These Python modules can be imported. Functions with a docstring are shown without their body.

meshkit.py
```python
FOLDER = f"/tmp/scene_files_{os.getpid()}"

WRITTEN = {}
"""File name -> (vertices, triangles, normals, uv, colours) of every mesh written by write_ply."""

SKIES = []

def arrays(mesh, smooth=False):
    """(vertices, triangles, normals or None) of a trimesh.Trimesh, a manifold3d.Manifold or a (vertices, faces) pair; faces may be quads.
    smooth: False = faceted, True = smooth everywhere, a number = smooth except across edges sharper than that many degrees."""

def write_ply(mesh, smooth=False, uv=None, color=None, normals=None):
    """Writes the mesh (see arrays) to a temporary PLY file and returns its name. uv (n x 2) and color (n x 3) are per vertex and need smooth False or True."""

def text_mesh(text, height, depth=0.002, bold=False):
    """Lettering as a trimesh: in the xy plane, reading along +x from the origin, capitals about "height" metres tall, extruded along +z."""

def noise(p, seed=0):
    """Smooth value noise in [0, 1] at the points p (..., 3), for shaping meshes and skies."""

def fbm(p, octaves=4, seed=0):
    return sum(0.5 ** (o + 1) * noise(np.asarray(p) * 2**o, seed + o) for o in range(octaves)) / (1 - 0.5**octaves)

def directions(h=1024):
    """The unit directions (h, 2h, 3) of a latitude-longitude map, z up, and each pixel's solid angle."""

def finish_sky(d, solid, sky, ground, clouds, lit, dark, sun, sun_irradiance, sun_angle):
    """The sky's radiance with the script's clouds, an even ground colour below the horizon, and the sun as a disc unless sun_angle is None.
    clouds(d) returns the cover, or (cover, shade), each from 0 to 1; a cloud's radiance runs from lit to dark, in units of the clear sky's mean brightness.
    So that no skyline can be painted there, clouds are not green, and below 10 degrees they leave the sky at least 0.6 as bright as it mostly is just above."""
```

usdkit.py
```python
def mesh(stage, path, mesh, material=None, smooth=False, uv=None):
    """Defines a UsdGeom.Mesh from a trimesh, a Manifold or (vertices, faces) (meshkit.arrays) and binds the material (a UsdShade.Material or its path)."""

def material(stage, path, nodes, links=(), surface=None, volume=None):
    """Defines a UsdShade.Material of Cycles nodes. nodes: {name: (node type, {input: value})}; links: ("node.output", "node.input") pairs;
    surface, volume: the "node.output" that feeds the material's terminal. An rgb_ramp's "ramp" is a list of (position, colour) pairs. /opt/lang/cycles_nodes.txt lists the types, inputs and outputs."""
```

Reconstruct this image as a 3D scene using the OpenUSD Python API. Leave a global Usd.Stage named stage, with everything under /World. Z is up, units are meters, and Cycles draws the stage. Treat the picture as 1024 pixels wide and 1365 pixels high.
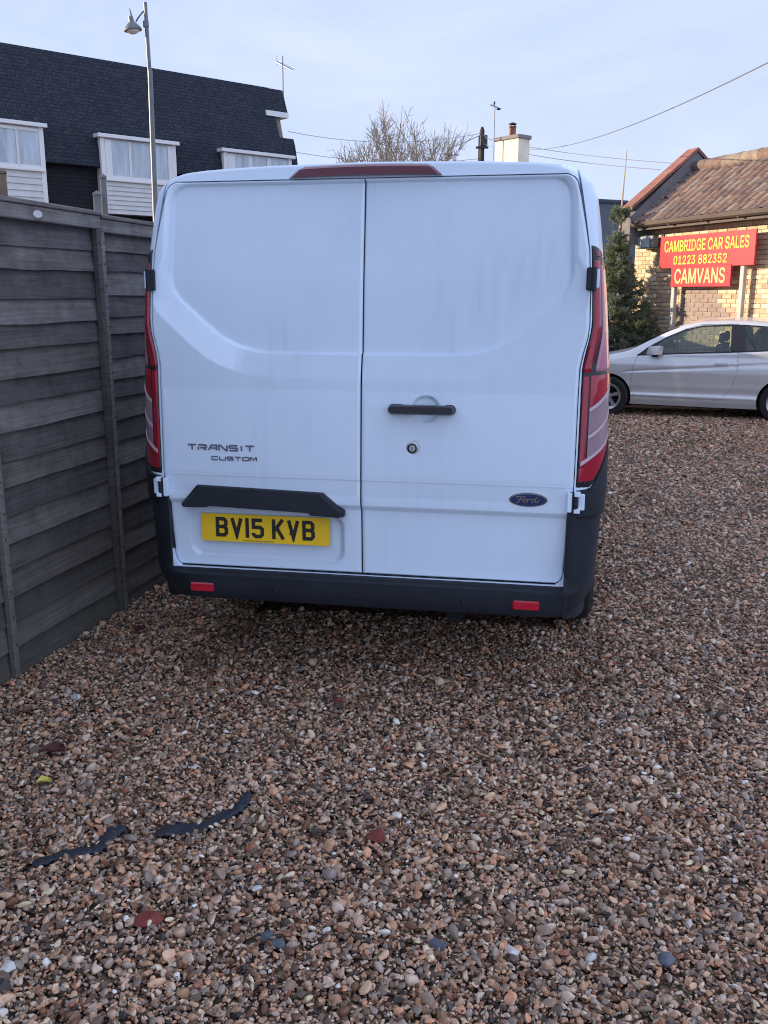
import math, random
import numpy as np, trimesh, manifold3d as m3
from shapely.geometry import LineString, Polygon, Point, MultiPoint
from shapely import union_all, affinity, contains_xy, distance as shp_dist, points as shp_points
from pxr import Usd, UsdGeom, UsdLux, UsdShade, Gf, Sdf, Vt
import usdkit, meshkit

stage = Usd.Stage.CreateInMemory()
UsdGeom.Xform.Define(stage, '/World')
PI = math.pi
# ------------------------------------------------------------------ camera
F_PX, HOR, EYE = 1250.0, 392.0, 1.55
PITCH = math.atan((1365 / 2 - HOR) / F_PX)
cam = UsdGeom.Camera.Define(stage, '/World/camera')
cam.CreateHorizontalApertureAttr(36.0)
cam.CreateVerticalApertureAttr(48.0)
cam.CreateFocalLengthAttr(36.0 * F_PX / 1024)
cam.AddTranslateOp().Set(Gf.Vec3d(0, 0, EYE))
cam.AddRotateXOp().Set(90 - math.degrees(PITCH))
cam.CreateFStopAttr(0.0)
cam.CreateExposureAttr(0.80)
# ------------------------------------------------------------------ sky, sun
SUN_EL, SUN_AHEAD = math.radians(12.5), math.radians(11)
S = np.array([-math.cos(SUN_AHEAD) * math.cos(SUN_EL), math.sin(SUN_AHEAD) * math.cos(SUN_EL), math.sin(SUN_EL)])
sky = UsdLux.DomeLight.Define(stage, '/World/sky')
skym = usdkit.material(stage, '/World/Looks/sky', {
    's': ('sky_texture', {'sky_type': 'single_scattering', 'sun_disc': False, 'sun_elevation': SUN_EL,
                          'sun_rotation': math.atan2(S[0], S[1]), 'aerosol_density': 0.1, 'air_density': 1.0, 'ozone_density': 6.0}),
    'tc': ('texture_coordinate', {}),
    'mp': ('mapping', {'scale': (1.5, 2.0, 5.5), 'rotation': (0.1, 0.25, 0.4)}),
    'n': ('noise_texture', {'scale': 1.15, 'detail': 6.0, 'roughness': 0.55, 'distortion': 0.5}),
    'r': ('rgb_ramp', {'ramp': [(0.0, (0.72,) * 3), (0.38, (0.76,) * 3), (0.62, (0.92,) * 3), (1.0, (0.96,) * 3)]}),
    'sep': ('separate_xyz', {}), 'el': ('map_range', {'from_min': 0.0, 'from_max': 0.75, 'to_min': 1.0, 'to_max': 0.9, 'clamp': True}), 'mul': ('math', {'math_type': 'multiply'}),
    'm': ('mix', {'mix_type': 'mix', 'color2': (3.95, 4.62, 6.6)}),
    'mp2': ('mapping', {'scale': (1.2, 1.6, 4.2), 'rotation': (0.3, -0.15, 0.9), 'location': (3.1, 0.4, 1.7)}), 'n2': ('noise_texture', {'scale': 1.9, 'detail': 7.0, 'roughness': 0.6, 'distortion': 0.8}),
    'r2': ('rgb_ramp', {'ramp': [(0.35, (0.0,) * 3), (0.75, (0.65,) * 3)]}), 'm2': ('mix', {'color2': (5.0, 5.45, 6.9)}),
    'b': ('background_shader', {'strength': 0.1})},
    [('tc.generated', 'mp.vector'), ('mp.vector', 'n.vector'), ('n.fac', 'r.fac'), ('tc.generated', 'sep.vector'), ('sep.z', 'el.value'), ('r.color', 'mul.value1'), ('el.result', 'mul.value2'), ('mul.value', 'm.fac'), ('s.color', 'm.color1'), ('tc.generated', 'mp2.vector'), ('mp2.vector', 'n2.vector'), ('n2.fac', 'r2.fac'), ('r2.color', 'm2.fac'), ('m.color', 'm2.color1'), ('m2.color', 'b.color')],
    surface='b.background')
UsdShade.MaterialBindingAPI.Apply(sky.GetPrim()).Bind(skym)
sky.GetPrim().SetCustomDataByKey('kind', 'structure')
sun = UsdLux.DistantLight.Define(stage, '/World/sun')
sun.CreateIntensityAttr(1.15)
sun.CreateAngleAttr(0.5)
sun.CreateColorAttr(Gf.Vec3f(1.0, 0.80, 0.56))
sun.GetPrim().CreateAttribute('inputs:normalize', Sdf.ValueTypeNames.Bool).Set(True)
z_ax = Gf.Vec3d(*S)
sun.AddTransformOp().Set(Gf.Matrix4d().SetRotate(Gf.Rotation(Gf.Vec3d(0, 0, 1), z_ax)))

# ------------------------------------------------------------------ pixel -> point (photo pixels, 1024 x 1365)
_r = np.array([1.0, 0, 0]); _d = np.array([0, -math.sin(PITCH), -math.cos(PITCH)]); _w = np.array([0, math.cos(PITCH), -math.sin(PITCH)])
CAM = np.array([0, 0, EYE])
def ray(x, y): return _w + _r * (x - 512) / F_PX + _d * (y - 682.5) / F_PX
def at(x, y, Y):
    v = ray(x, y); return CAM + v * Y / v[1]
def onplane(x, y, p, n):
    v = ray(x, y); return CAM + v * (np.dot(np.asarray(p) - CAM, n) / np.dot(v, n))
def gz(y):
    y = np.asarray(y, float); t = np.maximum(y - 4.6, 0)
    return -0.031 * t * t / (t + 0.6) * (1 - 0.5 / (1 + np.exp(-(y - 40) / 6)))

# ------------------------------------------------------------------ scene helpers
_names = {}
def numbered(name, parent='/World'):
    k = (str(parent), name); _names[k] = _names.get(k, -1) + 1
    return name if _names[k] == 0 else f'{name}_{_names[k]:03d}'
def path_of(p): return '/World' if p is None else (p if isinstance(p, str) else str(p.GetPath()))
def tag(prim, label=None, cat=None, group=None, kind=None):
    p = prim.GetPrim() if hasattr(prim, 'GetPrim') else prim
    for k, v in (('label', label), ('category', cat), ('group', group), ('kind', kind)):
        if v: p.SetCustomDataByKey(k, v)
    return p
def obj(name, mesh, mat, parent=None, smooth=False, label=None):
    pp = path_of(parent)
    m = usdkit.mesh(stage, f'{pp}/{numbered(name, pp)}', mesh, M[mat] if isinstance(mat, str) else mat, smooth)
    if label: tag(m, label)
    return m.GetPrim()
def thing(name, label, cat, loc=(0, 0, 0), rz=0.0, group=None, parent=None):
    pp = path_of(parent)
    x = UsdGeom.Xform.Define(stage, f'{pp}/{numbered(name, pp)}')
    x.AddTranslateOp().Set(Gf.Vec3d(*map(float, loc))); x.AddRotateZOp().Set(math.degrees(rz))
    return tag(x, label, cat, group)
def copy_of(src, loc, rz, label, group=None):
    was = src.GetCustomData()
    r = thing(src.GetName().rstrip('0123456789').rstrip('_'), label, was['category'], loc, rz, group or was.get('group'))
    r.GetReferences().AddInternalReference(src.GetPath()); r.SetInstanceable(True)
    return r
cat = trimesh.util.concatenate
def bx(x0, x1, y0, y1, z0, z1, bev=0.0):
    b = trimesh.creation.box([x1 - x0, y1 - y0, z1 - z0])
    if bev:
        h = np.array([x1 - x0, y1 - y0, z1 - z0]) / 2; pts = []
        for sx in (-1, 1):
            for sy in (-1, 1):
                for sz in (-1, 1):
                    for k in range(3):
                        q = h - bev; q[k] = h[k]; pts.append(q * (sx, sy, sz))
        b = trimesh.convex.convex_hull(np.array(pts))
    b.apply_translation([(x0 + x1) / 2, (y0 + y1) / 2, (z0 + z1) / 2]); return b
def tube(points, radii, sides=8, caps=True):
    p = np.asarray(points, float); n = len(p); radii = np.broadcast_to(radii, (n,))
    t = np.gradient(p, axis=0); t /= np.linalg.norm(t, axis=1, keepdims=True) + 1e-12
    ref = np.array([0, 0, 1.0]) if abs(t[:, 2]).mean() < 0.8 else np.array([1.0, 0, 0])
    a = np.cross(t, ref); a /= np.linalg.norm(a, axis=1, keepdims=True) + 1e-12; b = np.cross(t, a)
    th = np.arange(sides) * 2 * PI / sides
    v = p[:, None] + radii[:, None, None] * (np.cos(th)[None, :, None] * a[:, None] + np.sin(th)[None, :, None] * b[:, None])
    v = v.reshape(-1, 3); f = []
    for i in range(n - 1):
        for j in range(sides):
            q = i * sides + j; r = i * sides + (j + 1) % sides
            f += [[q, q + sides, r + sides], [q, r + sides, r]]
    if caps:
        v = np.vstack([v, p[0], p[-1]]); k = len(v)
        for j in range(sides):
            f.append([k - 2, j, (j + 1) % sides]); f.append([k - 1, (n - 1) * sides + (j + 1) % sides, (n - 1) * sides + j])
    m = trimesh.Trimesh(v, f, process=False); m.fix_normals() if len(f) < 400 else None
    return m
def lathe(prof, axis='z', sides=24):
    m = trimesh.creation.revolve(np.asarray(prof, float), sections=sides)
    if axis == 'x': m.apply_transform(trimesh.transformations.rotation_matrix(PI / 2, [0, 1, 0]))
    if axis == 'y': m.apply_transform(trimesh.transformations.rotation_matrix(-PI / 2, [1, 0, 0]))
    return m
def extr(poly, depth):
    gs = [g for g in getattr(poly, 'geoms', [poly]) if g.area > 1e-9]
    return cat([trimesh.creation.extrude_polygon(g, depth, engine='earcut') for g in gs])
def frame_mat(o, ex, ey, ez):
    T = np.eye(4); T[:3, 0], T[:3, 1], T[:3, 2], T[:3, 3] = ex, ey, ez, o; return T
def moved(m, T): m = m.copy(); m.apply_transform(T); return m
def xz_extr(poly, y0, y1):
    """polygon given in (x, z), extruded along y from y0 to y1"""
    m = extr(poly, abs(y1 - y0)); v = np.array(m.vertices)
    out = trimesh.Trimesh(np.stack([v[:, 0], max(y0, y1) - v[:, 2], v[:, 1]], 1), m.faces, process=False)
    return out
def man(t):
    t = trimesh.Trimesh(t.vertices, t.faces, process=True)
    t.merge_vertices(digits_vertex=7); t.fix_normals()
    return m3.Manifold(m3.Mesh(np.asarray(t.vertices, np.float32), np.asarray(t.faces, np.uint32)))
def tri(m):
    k = m.to_mesh(); return trimesh.Trimesh(k.vert_properties[:, :3], k.tri_verts, process=False)
def grid(P, flip=False):
    """P (n, m, 3) -> open surface"""
    n, m = P.shape[:2]; i, j = np.meshgrid(np.arange(n - 1), np.arange(m - 1), indexing='ij'); q = i * m + j
    f = np.stack([q, q + 1, q + m + 1, q + m], -1).reshape(-1, 4); f = np.vstack([f[:, [0, 1, 2]], f[:, [0, 2, 3]]])
    if flip: f = f[:, ::-1]
    return trimesh.Trimesh(P.reshape(-1, 3), f, process=False)
def slab(P, Q):
    """closed solid between two grids of the same shape (P outer, Q inner)"""
    n, m = P.shape[:2]; A = grid(P); B = grid(Q, True); k = n * m
    ring = [(0, j) for j in range(m)] + [(i, m - 1) for i in range(1, n)] + [(n - 1, j) for j in range(m - 2, -1, -1)] + [(i, 0) for i in range(n - 2, 0, -1)]
    r = [i * m + j for i, j in ring]; f = []
    for a, b in zip(r, r[1:] + r[:1]): f += [[a, k + a, k + b], [a, k + b, b]]
    t = trimesh.Trimesh(np.vstack([A.vertices, B.vertices]), np.vstack([A.faces, B.faces + k, f]), process=False)
    return t
def interp(z, table):
    t = np.array(table); return np.interp(z, t[:, 0], t[:, 1])
def sstep(a, b, x):
    t = np.clip((np.asarray(x, float) - a) / (b - a), 0, 1); return t * t * (3 - 2 * t)

# ------------------------------------------------------------------ materials
M = {}
def simple(name, color, rough=0.5, metal=0.0, coat=0.0, spec=0.5, noise=None, bump=None, **kw):
    """plain principled, colour broken up by noise=(scale, amount[, stretch]) and relief bump=(scale, distance)"""
    nodes = {'p': ('principled_bsdf', {'base_color': color, 'roughness': rough, 'metallic': metal, 'coat_weight': coat, 'specular_ior_level': spec, **kw})}
    links = []
    if noise or bump: nodes['tc'] = ('texture_coordinate', {})
    if noise:
        sc, am = noise[:2]; st = noise[2] if len(noise) > 2 else (1, 1, 1)
        nodes['mp'] = ('mapping', {'scale': st})
        nodes['n'] = ('noise_texture', {'scale': sc, 'detail': 5.0, 'roughness': 0.6})
        c = np.array(color)
        nodes['r'] = ('rgb_ramp', {'ramp': [(0.25, tuple(c * (1 - am))), (0.75, tuple(np.minimum(c * (1 + am), 1)))]})
        links += [('tc.object', 'mp.vector'), ('mp.vector', 'n.vector'), ('n.fac', 'r.fac'), ('r.color', 'p.base_color')]
    if bump:
        nodes['bn'] = ('noise_texture', {'scale': bump[0], 'detail': 4.0}); nodes['b'] = ('bump', {'distance': bump[1], 'strength': 1.0})
        links += [('tc.object', 'bn.vector'), ('bn.fac', 'b.height'), ('b.normal', 'p.normal')]
    M[name] = usdkit.material(stage, '/World/Looks/' + name, nodes, links, surface='p.BSDF')
# van paint: white, thin road dirt drawn down in streaks
M['van_white'] = usdkit.material(stage, '/World/Looks/van_white', {
    'tc': ('texture_coordinate', {}), 'mp': ('mapping', {'scale': (38, 38, 1.3)}), 'n': ('noise_texture', {'scale': 1.0, 'detail': 6.0, 'roughness': 0.62}),
    'mp2': ('mapping', {'scale': (2.2, 2.2, 1.6)}), 'n2': ('noise_texture', {'scale': 1.0, 'detail': 5.0}),
    'mul': ('math', {'math_type': 'multiply'}),
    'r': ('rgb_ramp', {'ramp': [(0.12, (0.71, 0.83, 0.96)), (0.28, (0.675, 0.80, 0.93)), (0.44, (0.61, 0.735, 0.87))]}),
    'rr': ('rgb_ramp', {'ramp': [(0.1, (0.20,) * 3), (0.45, (0.42,) * 3)]}),
    'p': ('principled_bsdf', {'roughness': 0.3, 'coat_weight': 0.25, 'coat_roughness': 0.12})},
    [('tc.object', 'mp.vector'), ('mp.vector', 'n.vector'), ('tc.object', 'mp2.vector'), ('mp2.vector', 'n2.vector'), ('n.fac', 'mul.value1'), ('n2.fac', 'mul.value2'),
     ('mul.value', 'r.fac'), ('mul.value', 'rr.fac'), ('r.color', 'p.base_color'), ('rr.color', 'p.roughness')], surface='p.BSDF')
simple('black_plastic', (0.012, 0.0155, 0.023), 0.55, spec=0.35, noise=(9, 0.35), bump=(420, 0.0006))
simple('black_gloss', (0.012, 0.013, 0.016), 0.22)
simple('rubber', (0.012, 0.012, 0.013), 0.75, noise=(12, 0.4))
simple('door_rubber', (0.05, 0.055, 0.065), 0.7)
simple('under', (0.01, 0.01, 0.01), 0.9)
simple('red_lens', (0.27, 0.006, 0.022), 0.1, coat=0.6, noise=(3, 0.25))
simple('dark_red_lens', (0.085, 0.004, 0.016), 0.12, coat=0.3)
simple('pink_lens', (0.42, 0.16, 0.23), 0.12, coat=0.6)
simple('clear_lens', (0.30, 0.20, 0.235), 0.1, coat=0.8)
simple('lens_bar', (0.55, 0.44, 0.48), 0.25)
simple('reflector_red', (0.45, 0.008, 0.03), 0.15, coat=0.5)
simple('chrome', (0.72, 0.72, 0.73), 0.12, metal=1.0)
simple('steel', (0.45, 0.45, 0.46), 0.3, metal=1.0)
simple('badge_blue', (0.012, 0.025, 0.07), 0.2, coat=0.5)
simple('badge_grey', (0.10, 0.115, 0.15), 0.35)
simple('plate_yellow', (0.92, 0.60, 0.02), 0.35, noise=(6, 0.08))
simple('plate_black', (0.015, 0.013, 0.012), 0.4)
simple('plate_small', (0.22, 0.15, 0.02), 0.5)
M['dark_glass'] = usdkit.material(stage, '/World/Looks/dark_glass', {'p': ('principled_bsdf', {'base_color': (0.01, 0.012, 0.013), 'roughness': 0.03})}, surface='p.BSDF')
M['pane'] = usdkit.material(stage, '/World/Looks/pane', {'t': ('transparent_bsdf', {'color': (0.80, 0.86, 0.82)}), 'g': ('glossy_bsdf', {'roughness': 0.02, 'color': (0.9, 0.9, 0.9)}),
    'f': ('fresnel', {'IOR': 1.6}), 'x': ('mix_closure', {})}, [('f.fac', 'x.fac'), ('t.BSDF', 'x.closure1'), ('g.BSDF', 'x.closure2')], surface='x.closure')
simple('house_pane', (0.42, 0.48, 0.53), 0.04, spec=0.9, noise=(1.6, 0.35, (3, 3, .4)))
simple('silver_paint', (0.72, 0.735, 0.745), 0.3, metal=0.4, coat=0.5, noise=(2.0, 0.05))
simple('car_seat', (0.03, 0.03, 0.035), 0.85)
simple('alloy', (0.52, 0.53, 0.55), 0.3, metal=0.8)
simple('galvanised', (0.27, 0.29, 0.32), 0.45, metal=0.5, noise=(5, 0.2))
simple('lamp_grey', (0.15, 0.165, 0.19), 0.5, metal=0.3, noise=(5, .2))
simple('lamp_bulb', (0.6, 0.6, 0.58), 0.3)
simple('white_board', (0.62, 0.62, 0.61), 0.5, noise=(3, 0.1))
simple('white_frame', (0.74, 0.74, 0.73), 0.4)
simple('sign_red', (0.52, 0.007, 0.026), 0.35, noise=(2.5, 0.12))
simple('sign_yellow', (0.80, 0.48, 0.03), 0.45, noise=(3.0, 0.35))
simple('sign_pale', (0.74, 0.44, 0.16), 0.45, noise=(3.0, 0.3))
simple('post_white', (0.40, 0.38, 0.36), 0.55, noise=(6, 0.2))
simple('wire', (0.16, 0.16, 0.18), 0.6)
simple('pole_wood', (0.055, 0.048, 0.042), 0.85, noise=(4, 0.4))
simple('pole_box', (0.035, 0.04, 0.05), 0.6)
simple('chimney_render', (0.78, 0.72, 0.58), 0.85, noise=(3, 0.12), bump=(12, 0.01))
simple('cap_stone', (0.22, 0.21, 0.21), 0.85, noise=(5, 0.2))
simple('terracotta', (0.26, 0.085, 0.05), 0.8, noise=(6, 0.25))
simple('coping_tile', (0.24, 0.105, 0.08), 0.8, noise=(5, 0.35), bump=(20, 0.01))
simple('gable_render', (0.17, 0.165, 0.17), 0.9, noise=(4, 0.25), bump=(10, 0.01))
simple('fascia_brown', (0.085, 0.065, 0.058), 0.7, noise=(3, 0.3))
simple('mortar', (0.42, 0.36, 0.27), 0.95, noise=(9, 0.2))
simple('shadow_brick', (0.30, 0.235, 0.21), 0.9, noise=(5, 0.3))  # wall brick with the conifer shadow put into its colour
simple('membrane', (0.024, 0.029, 0.042), 0.6, noise=(30, 0.4), bump=(260, 0.002))
simple('bark_pale', (0.46, 0.36, 0.25), 0.85, noise=(6, 0.3))
simple('bark_brown', (0.17, 0.125, 0.09), 0.9, noise=(6, 0.35))
simple('leaf_red', (0.075, 0.02, 0.016), 0.7, noise=(60, 0.4))
simple('leaf_yellow', (0.60, 0.52, 0.10), 0.6, noise=(60, 0.2))
simple('brick_red', (0.21, 0.045, 0.034), 0.85, noise=(60, 0.3), bump=(150, 0.003))
simple('flint_white', (0.60, 0.58, 0.55), 0.6, noise=(50, 0.2))
simple('flint_grey', (0.085, 0.095, 0.12), 0.5, noise=(40, 0.35))
simple('flint_pink', (0.27, 0.20, 0.18), 0.65, noise=(40, 0.3))
simple('moss', (0.10, 0.12, 0.03), 0.9, noise=(50, 0.4))
simple('shed_slate', (0.030, 0.034, 0.045), 0.65, noise=(3, 0.3))
simple('rust', (0.05, 0.03, 0.022), 0.8)
simple('old_wood', (0.17, 0.17, 0.18), 0.85, noise=(3, 0.3, (8, 8, 1)))
# weathered fence wood, a few tones
for k, c in enumerate([(0.125, 0.105, 0.088), (0.108, 0.093, 0.081), (0.140, 0.120, 0.102), (0.098, 0.084, 0.075)]):
    c = np.array(c) * (1.47, 1.55, 1.70) * (1.0, .90, 1.10, .84)[k]
    M[f'fence_wood_{k}'] = usdkit.material(stage, f'/World/Looks/fence_wood_{k}', {
        'tc': ('texture_coordinate', {}), 'mp': ('mapping', {'scale': (1.6, 1.6, 42), 'location': (k * 3.1, 0, k)}), 'n': ('noise_texture', {'scale': 1.6, 'detail': 8.0, 'roughness': 0.68, 'distortion': 0.5}),
        'n2': ('noise_texture', {'scale': 7.0, 'detail': 6.0, 'roughness': 0.7}), 'mul': ('math', {'math_type': 'multiply'}),
        'r': ('rgb_ramp', {'ramp': [(0.10, tuple(c * 0.42)), (0.24, tuple(c * 0.9)), (0.36, tuple(c * 1.25)), (0.5, tuple(c * 1.9))]}),
        'sp': ('noise_texture', {'scale': 120.0, 'detail': 3.0}), 'rs': ('rgb_ramp', {'ramp': [(0.66, (0, 0, 0)), (0.74, (0.6, 0.6, 0.6))]}),
        'g': ('mix', {'color2': (0.20, 0.20, 0.185)}),
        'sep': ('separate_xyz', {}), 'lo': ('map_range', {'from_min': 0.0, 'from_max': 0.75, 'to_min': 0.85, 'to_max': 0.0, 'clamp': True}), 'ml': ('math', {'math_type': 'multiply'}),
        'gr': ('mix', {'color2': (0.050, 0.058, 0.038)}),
        'b': ('bump', {'distance': 0.004}), 'p': ('principled_bsdf', {'roughness': 0.85, 'specular_ior_level': 0.25})},
        [('tc.object', 'mp.vector'), ('mp.vector', 'n.vector'), ('tc.object', 'n2.vector'), ('n.fac', 'mul.value1'), ('n2.fac', 'mul.value2'), ('mul.value', 'r.fac'),
         ('tc.object', 'sp.vector'), ('sp.fac', 'rs.fac'), ('rs.color', 'g.fac'), ('r.color', 'g.color1'),
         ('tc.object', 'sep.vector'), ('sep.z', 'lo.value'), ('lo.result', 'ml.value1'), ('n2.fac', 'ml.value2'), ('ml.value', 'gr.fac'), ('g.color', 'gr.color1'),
         ('gr.color', 'p.base_color'), ('mul.value', 'b.height'), ('b.normal', 'p.normal')], surface='p.BSDF')
# gravel bed seen between and beyond the loose stones
PAL = [(0.205, 0.125, 0.075), (0.155, 0.095, 0.062), (0.25, 0.165, 0.105), (0.115, 0.080, 0.060), (0.18, 0.13, 0.105), (0.31, 0.22, 0.145), (0.075, 0.066, 0.066),
       (0.10, 0.095, 0.10), (0.14, 0.13, 0.135), (0.05, 0.05, 0.058), (0.20, 0.175, 0.16), (0.40, 0.33, 0.26), (0.155, 0.068, 0.045), (0.24, 0.12, 0.062), (0.55, 0.50, 0.45), (0.21, 0.17, 0.155), (0.088, 0.058, 0.047), (0.125, 0.10, 0.088)]
PAL = [tuple(np.minimum(np.array(c) * (2.3, 2.03, 1.75), .8)) for c in PAL]
PAL = [tuple(np.clip(.185 + 1.45 * (np.mean(c) - .21) + .74 * (np.array(c) - np.mean(c)), .022, .62) * (1.24, 1.14, 1.0)) for c in PAL]
rng = np.random.default_rng(5)
PALW = np.array([9, 8, 8, 8, 7, 5, 7, 8, 8, 7, 6, 1.2, 3.5, 5, .3, 4, 9, 8.0]); PALW /= PALW.sum()
_stops, acc = [], 0
for i in rng.permutation(len(PAL)):
    _stops.append((acc, tuple(PAL[i]))); acc += PALW[i]
M['gravel_bed'] = usdkit.material(stage, '/World/Looks/gravel_bed', {
    'g': ('geometry', {}), 'v': ('voronoi_texture', {'scale': 48.0, 'randomness': 1.0}), 'sep': ('separate_color', {}), 'r': ('rgb_ramp', {'ramp': _stops, 'interpolate': False}),
    'nz': ('noise_texture', {'scale': 0.55, 'detail': 4.0}), 'rn': ('rgb_ramp', {'ramp': [(0.3, (0.45, 0.45, 0.46)), (0.7, (.70, .68, .66))]}), 'mx': ('mix', {'mix_type': 'multiply', 'fac': 1.0}),
    'rd': ('rgb_ramp', {'ramp': [(0.0, (.95, .95, .95)), (0.4, (0.75, 0.75, 0.75)), (0.75, (0.20, 0.20, 0.20))]}), 'mx2': ('mix', {'mix_type': 'multiply', 'fac': 1.0}),
    'inv': ('math', {'math_type': 'subtract', 'value1': 1.0}), 'b': ('bump', {'distance': 0.012, 'strength': 0.9}), 'p': ('principled_bsdf', {'roughness': 0.7})},
    [('g.position', 'v.vector'), ('v.color', 'sep.color'), ('sep.r', 'r.fac'), ('g.position', 'nz.vector'), ('nz.fac', 'rn.fac'), ('r.color', 'mx.color1'), ('rn.color', 'mx.color2'),
     ('v.distance', 'rd.fac'), ('mx.color', 'mx2.color1'), ('rd.color', 'mx2.color2'), ('mx2.color', 'p.base_color'), ('v.distance', 'inv.value2'), ('inv.value', 'b.height'), ('b.normal', 'p.normal')], surface='p.BSDF')

# ------------------------------------------------------------------ ground
def bump_z(x, y):
    lat = (np.asarray(x) + .0885) * .9833 - (np.asarray(y) - 3.474) * .1822
    rut = sum(-.018 * np.exp(-((lat - q + .05 * np.sin(np.asarray(y) * 1.1 + q)) / .13) ** 2) + .010 * np.exp(-((lat - q - .22) / .1) ** 2) for q in (-.80, .80)) * (np.asarray(y) < 9)
    return rut + 0.030 * (meshkit.fbm(np.stack([x * 1.3, y * 1.3, 0 * x], -1), 3, 4) - 0.5) * np.exp(-np.maximum(np.asarray(y) - 7, 0) / 4)
ys = np.concatenate([np.linspace(-6, 0.8, 12), np.linspace(0.9, 12, 150), np.geomspace(12.4, 1500, 40)])
xs = np.concatenate([-np.geomspace(900, 4.2, 26), np.linspace(-4, 7, 130), np.geomspace(7.3, 900, 26)])
X, Y = np.meshgrid(xs, ys, indexing='ij')
obj('gravel_ground', grid(np.stack([X, Y, gz(Y) + bump_z(X, Y)], -1)), 'gravel_bed', smooth=True)
tag(stage.GetPrimAtPath('/World/gravel_ground'), 'gravel yard in front of and beside the white van', kind='structure')

# ------------------------------------------------------------------ fence frame
FA, FB = onplane(0, 915, (0, 0, 0), (0, 0, 1)), onplane(220, 775, (0, 0, 0), (0, 0, 1))
FD = (FB - FA) / np.linalg.norm(FB - FA); FN = np.array([FD[1], -FD[0], 0.0])          # FN: towards the yard
FQ = onplane(150, 815, (0, 0, 0), (0, 0, 1)); FQ = FA + FD * np.dot(FQ - FA, FD)           # the joint between the two panels in view
FANG = math.atan2(FD[1], FD[0])
PANEL = 1.76
def fence_top(x, y): return onplane(x, y, FA, FN)[2]
TOPZ = 0.5 * (fence_top(5, 269) + fence_top(200, 299))

STRIPS = [('torn strip of dark ground membrane showing through the gravel, nearer the van', 3, [((210, 1121), .020), ((236, 1113), .036), ((268, 1108), .030), ((297, 1094), .020), ((318, 1082), .018), ((331, 1062), .016)]),
          ('torn strip of dark ground membrane at the left of the other strip', 6, [((44, 1163), .014), ((80, 1152), .022), ((112, 1146), .024), ((134, 1138), .018), ((146, 1122), .024), ((168, 1114), .022)])]
def strip_line(pts):
    g_ = np.array([onplane(*p, (0, 0, 0), (0, 0, 1))[:2] for p, w in pts]); return LineString(g_), float(np.mean([w for p, w in pts]))
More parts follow.
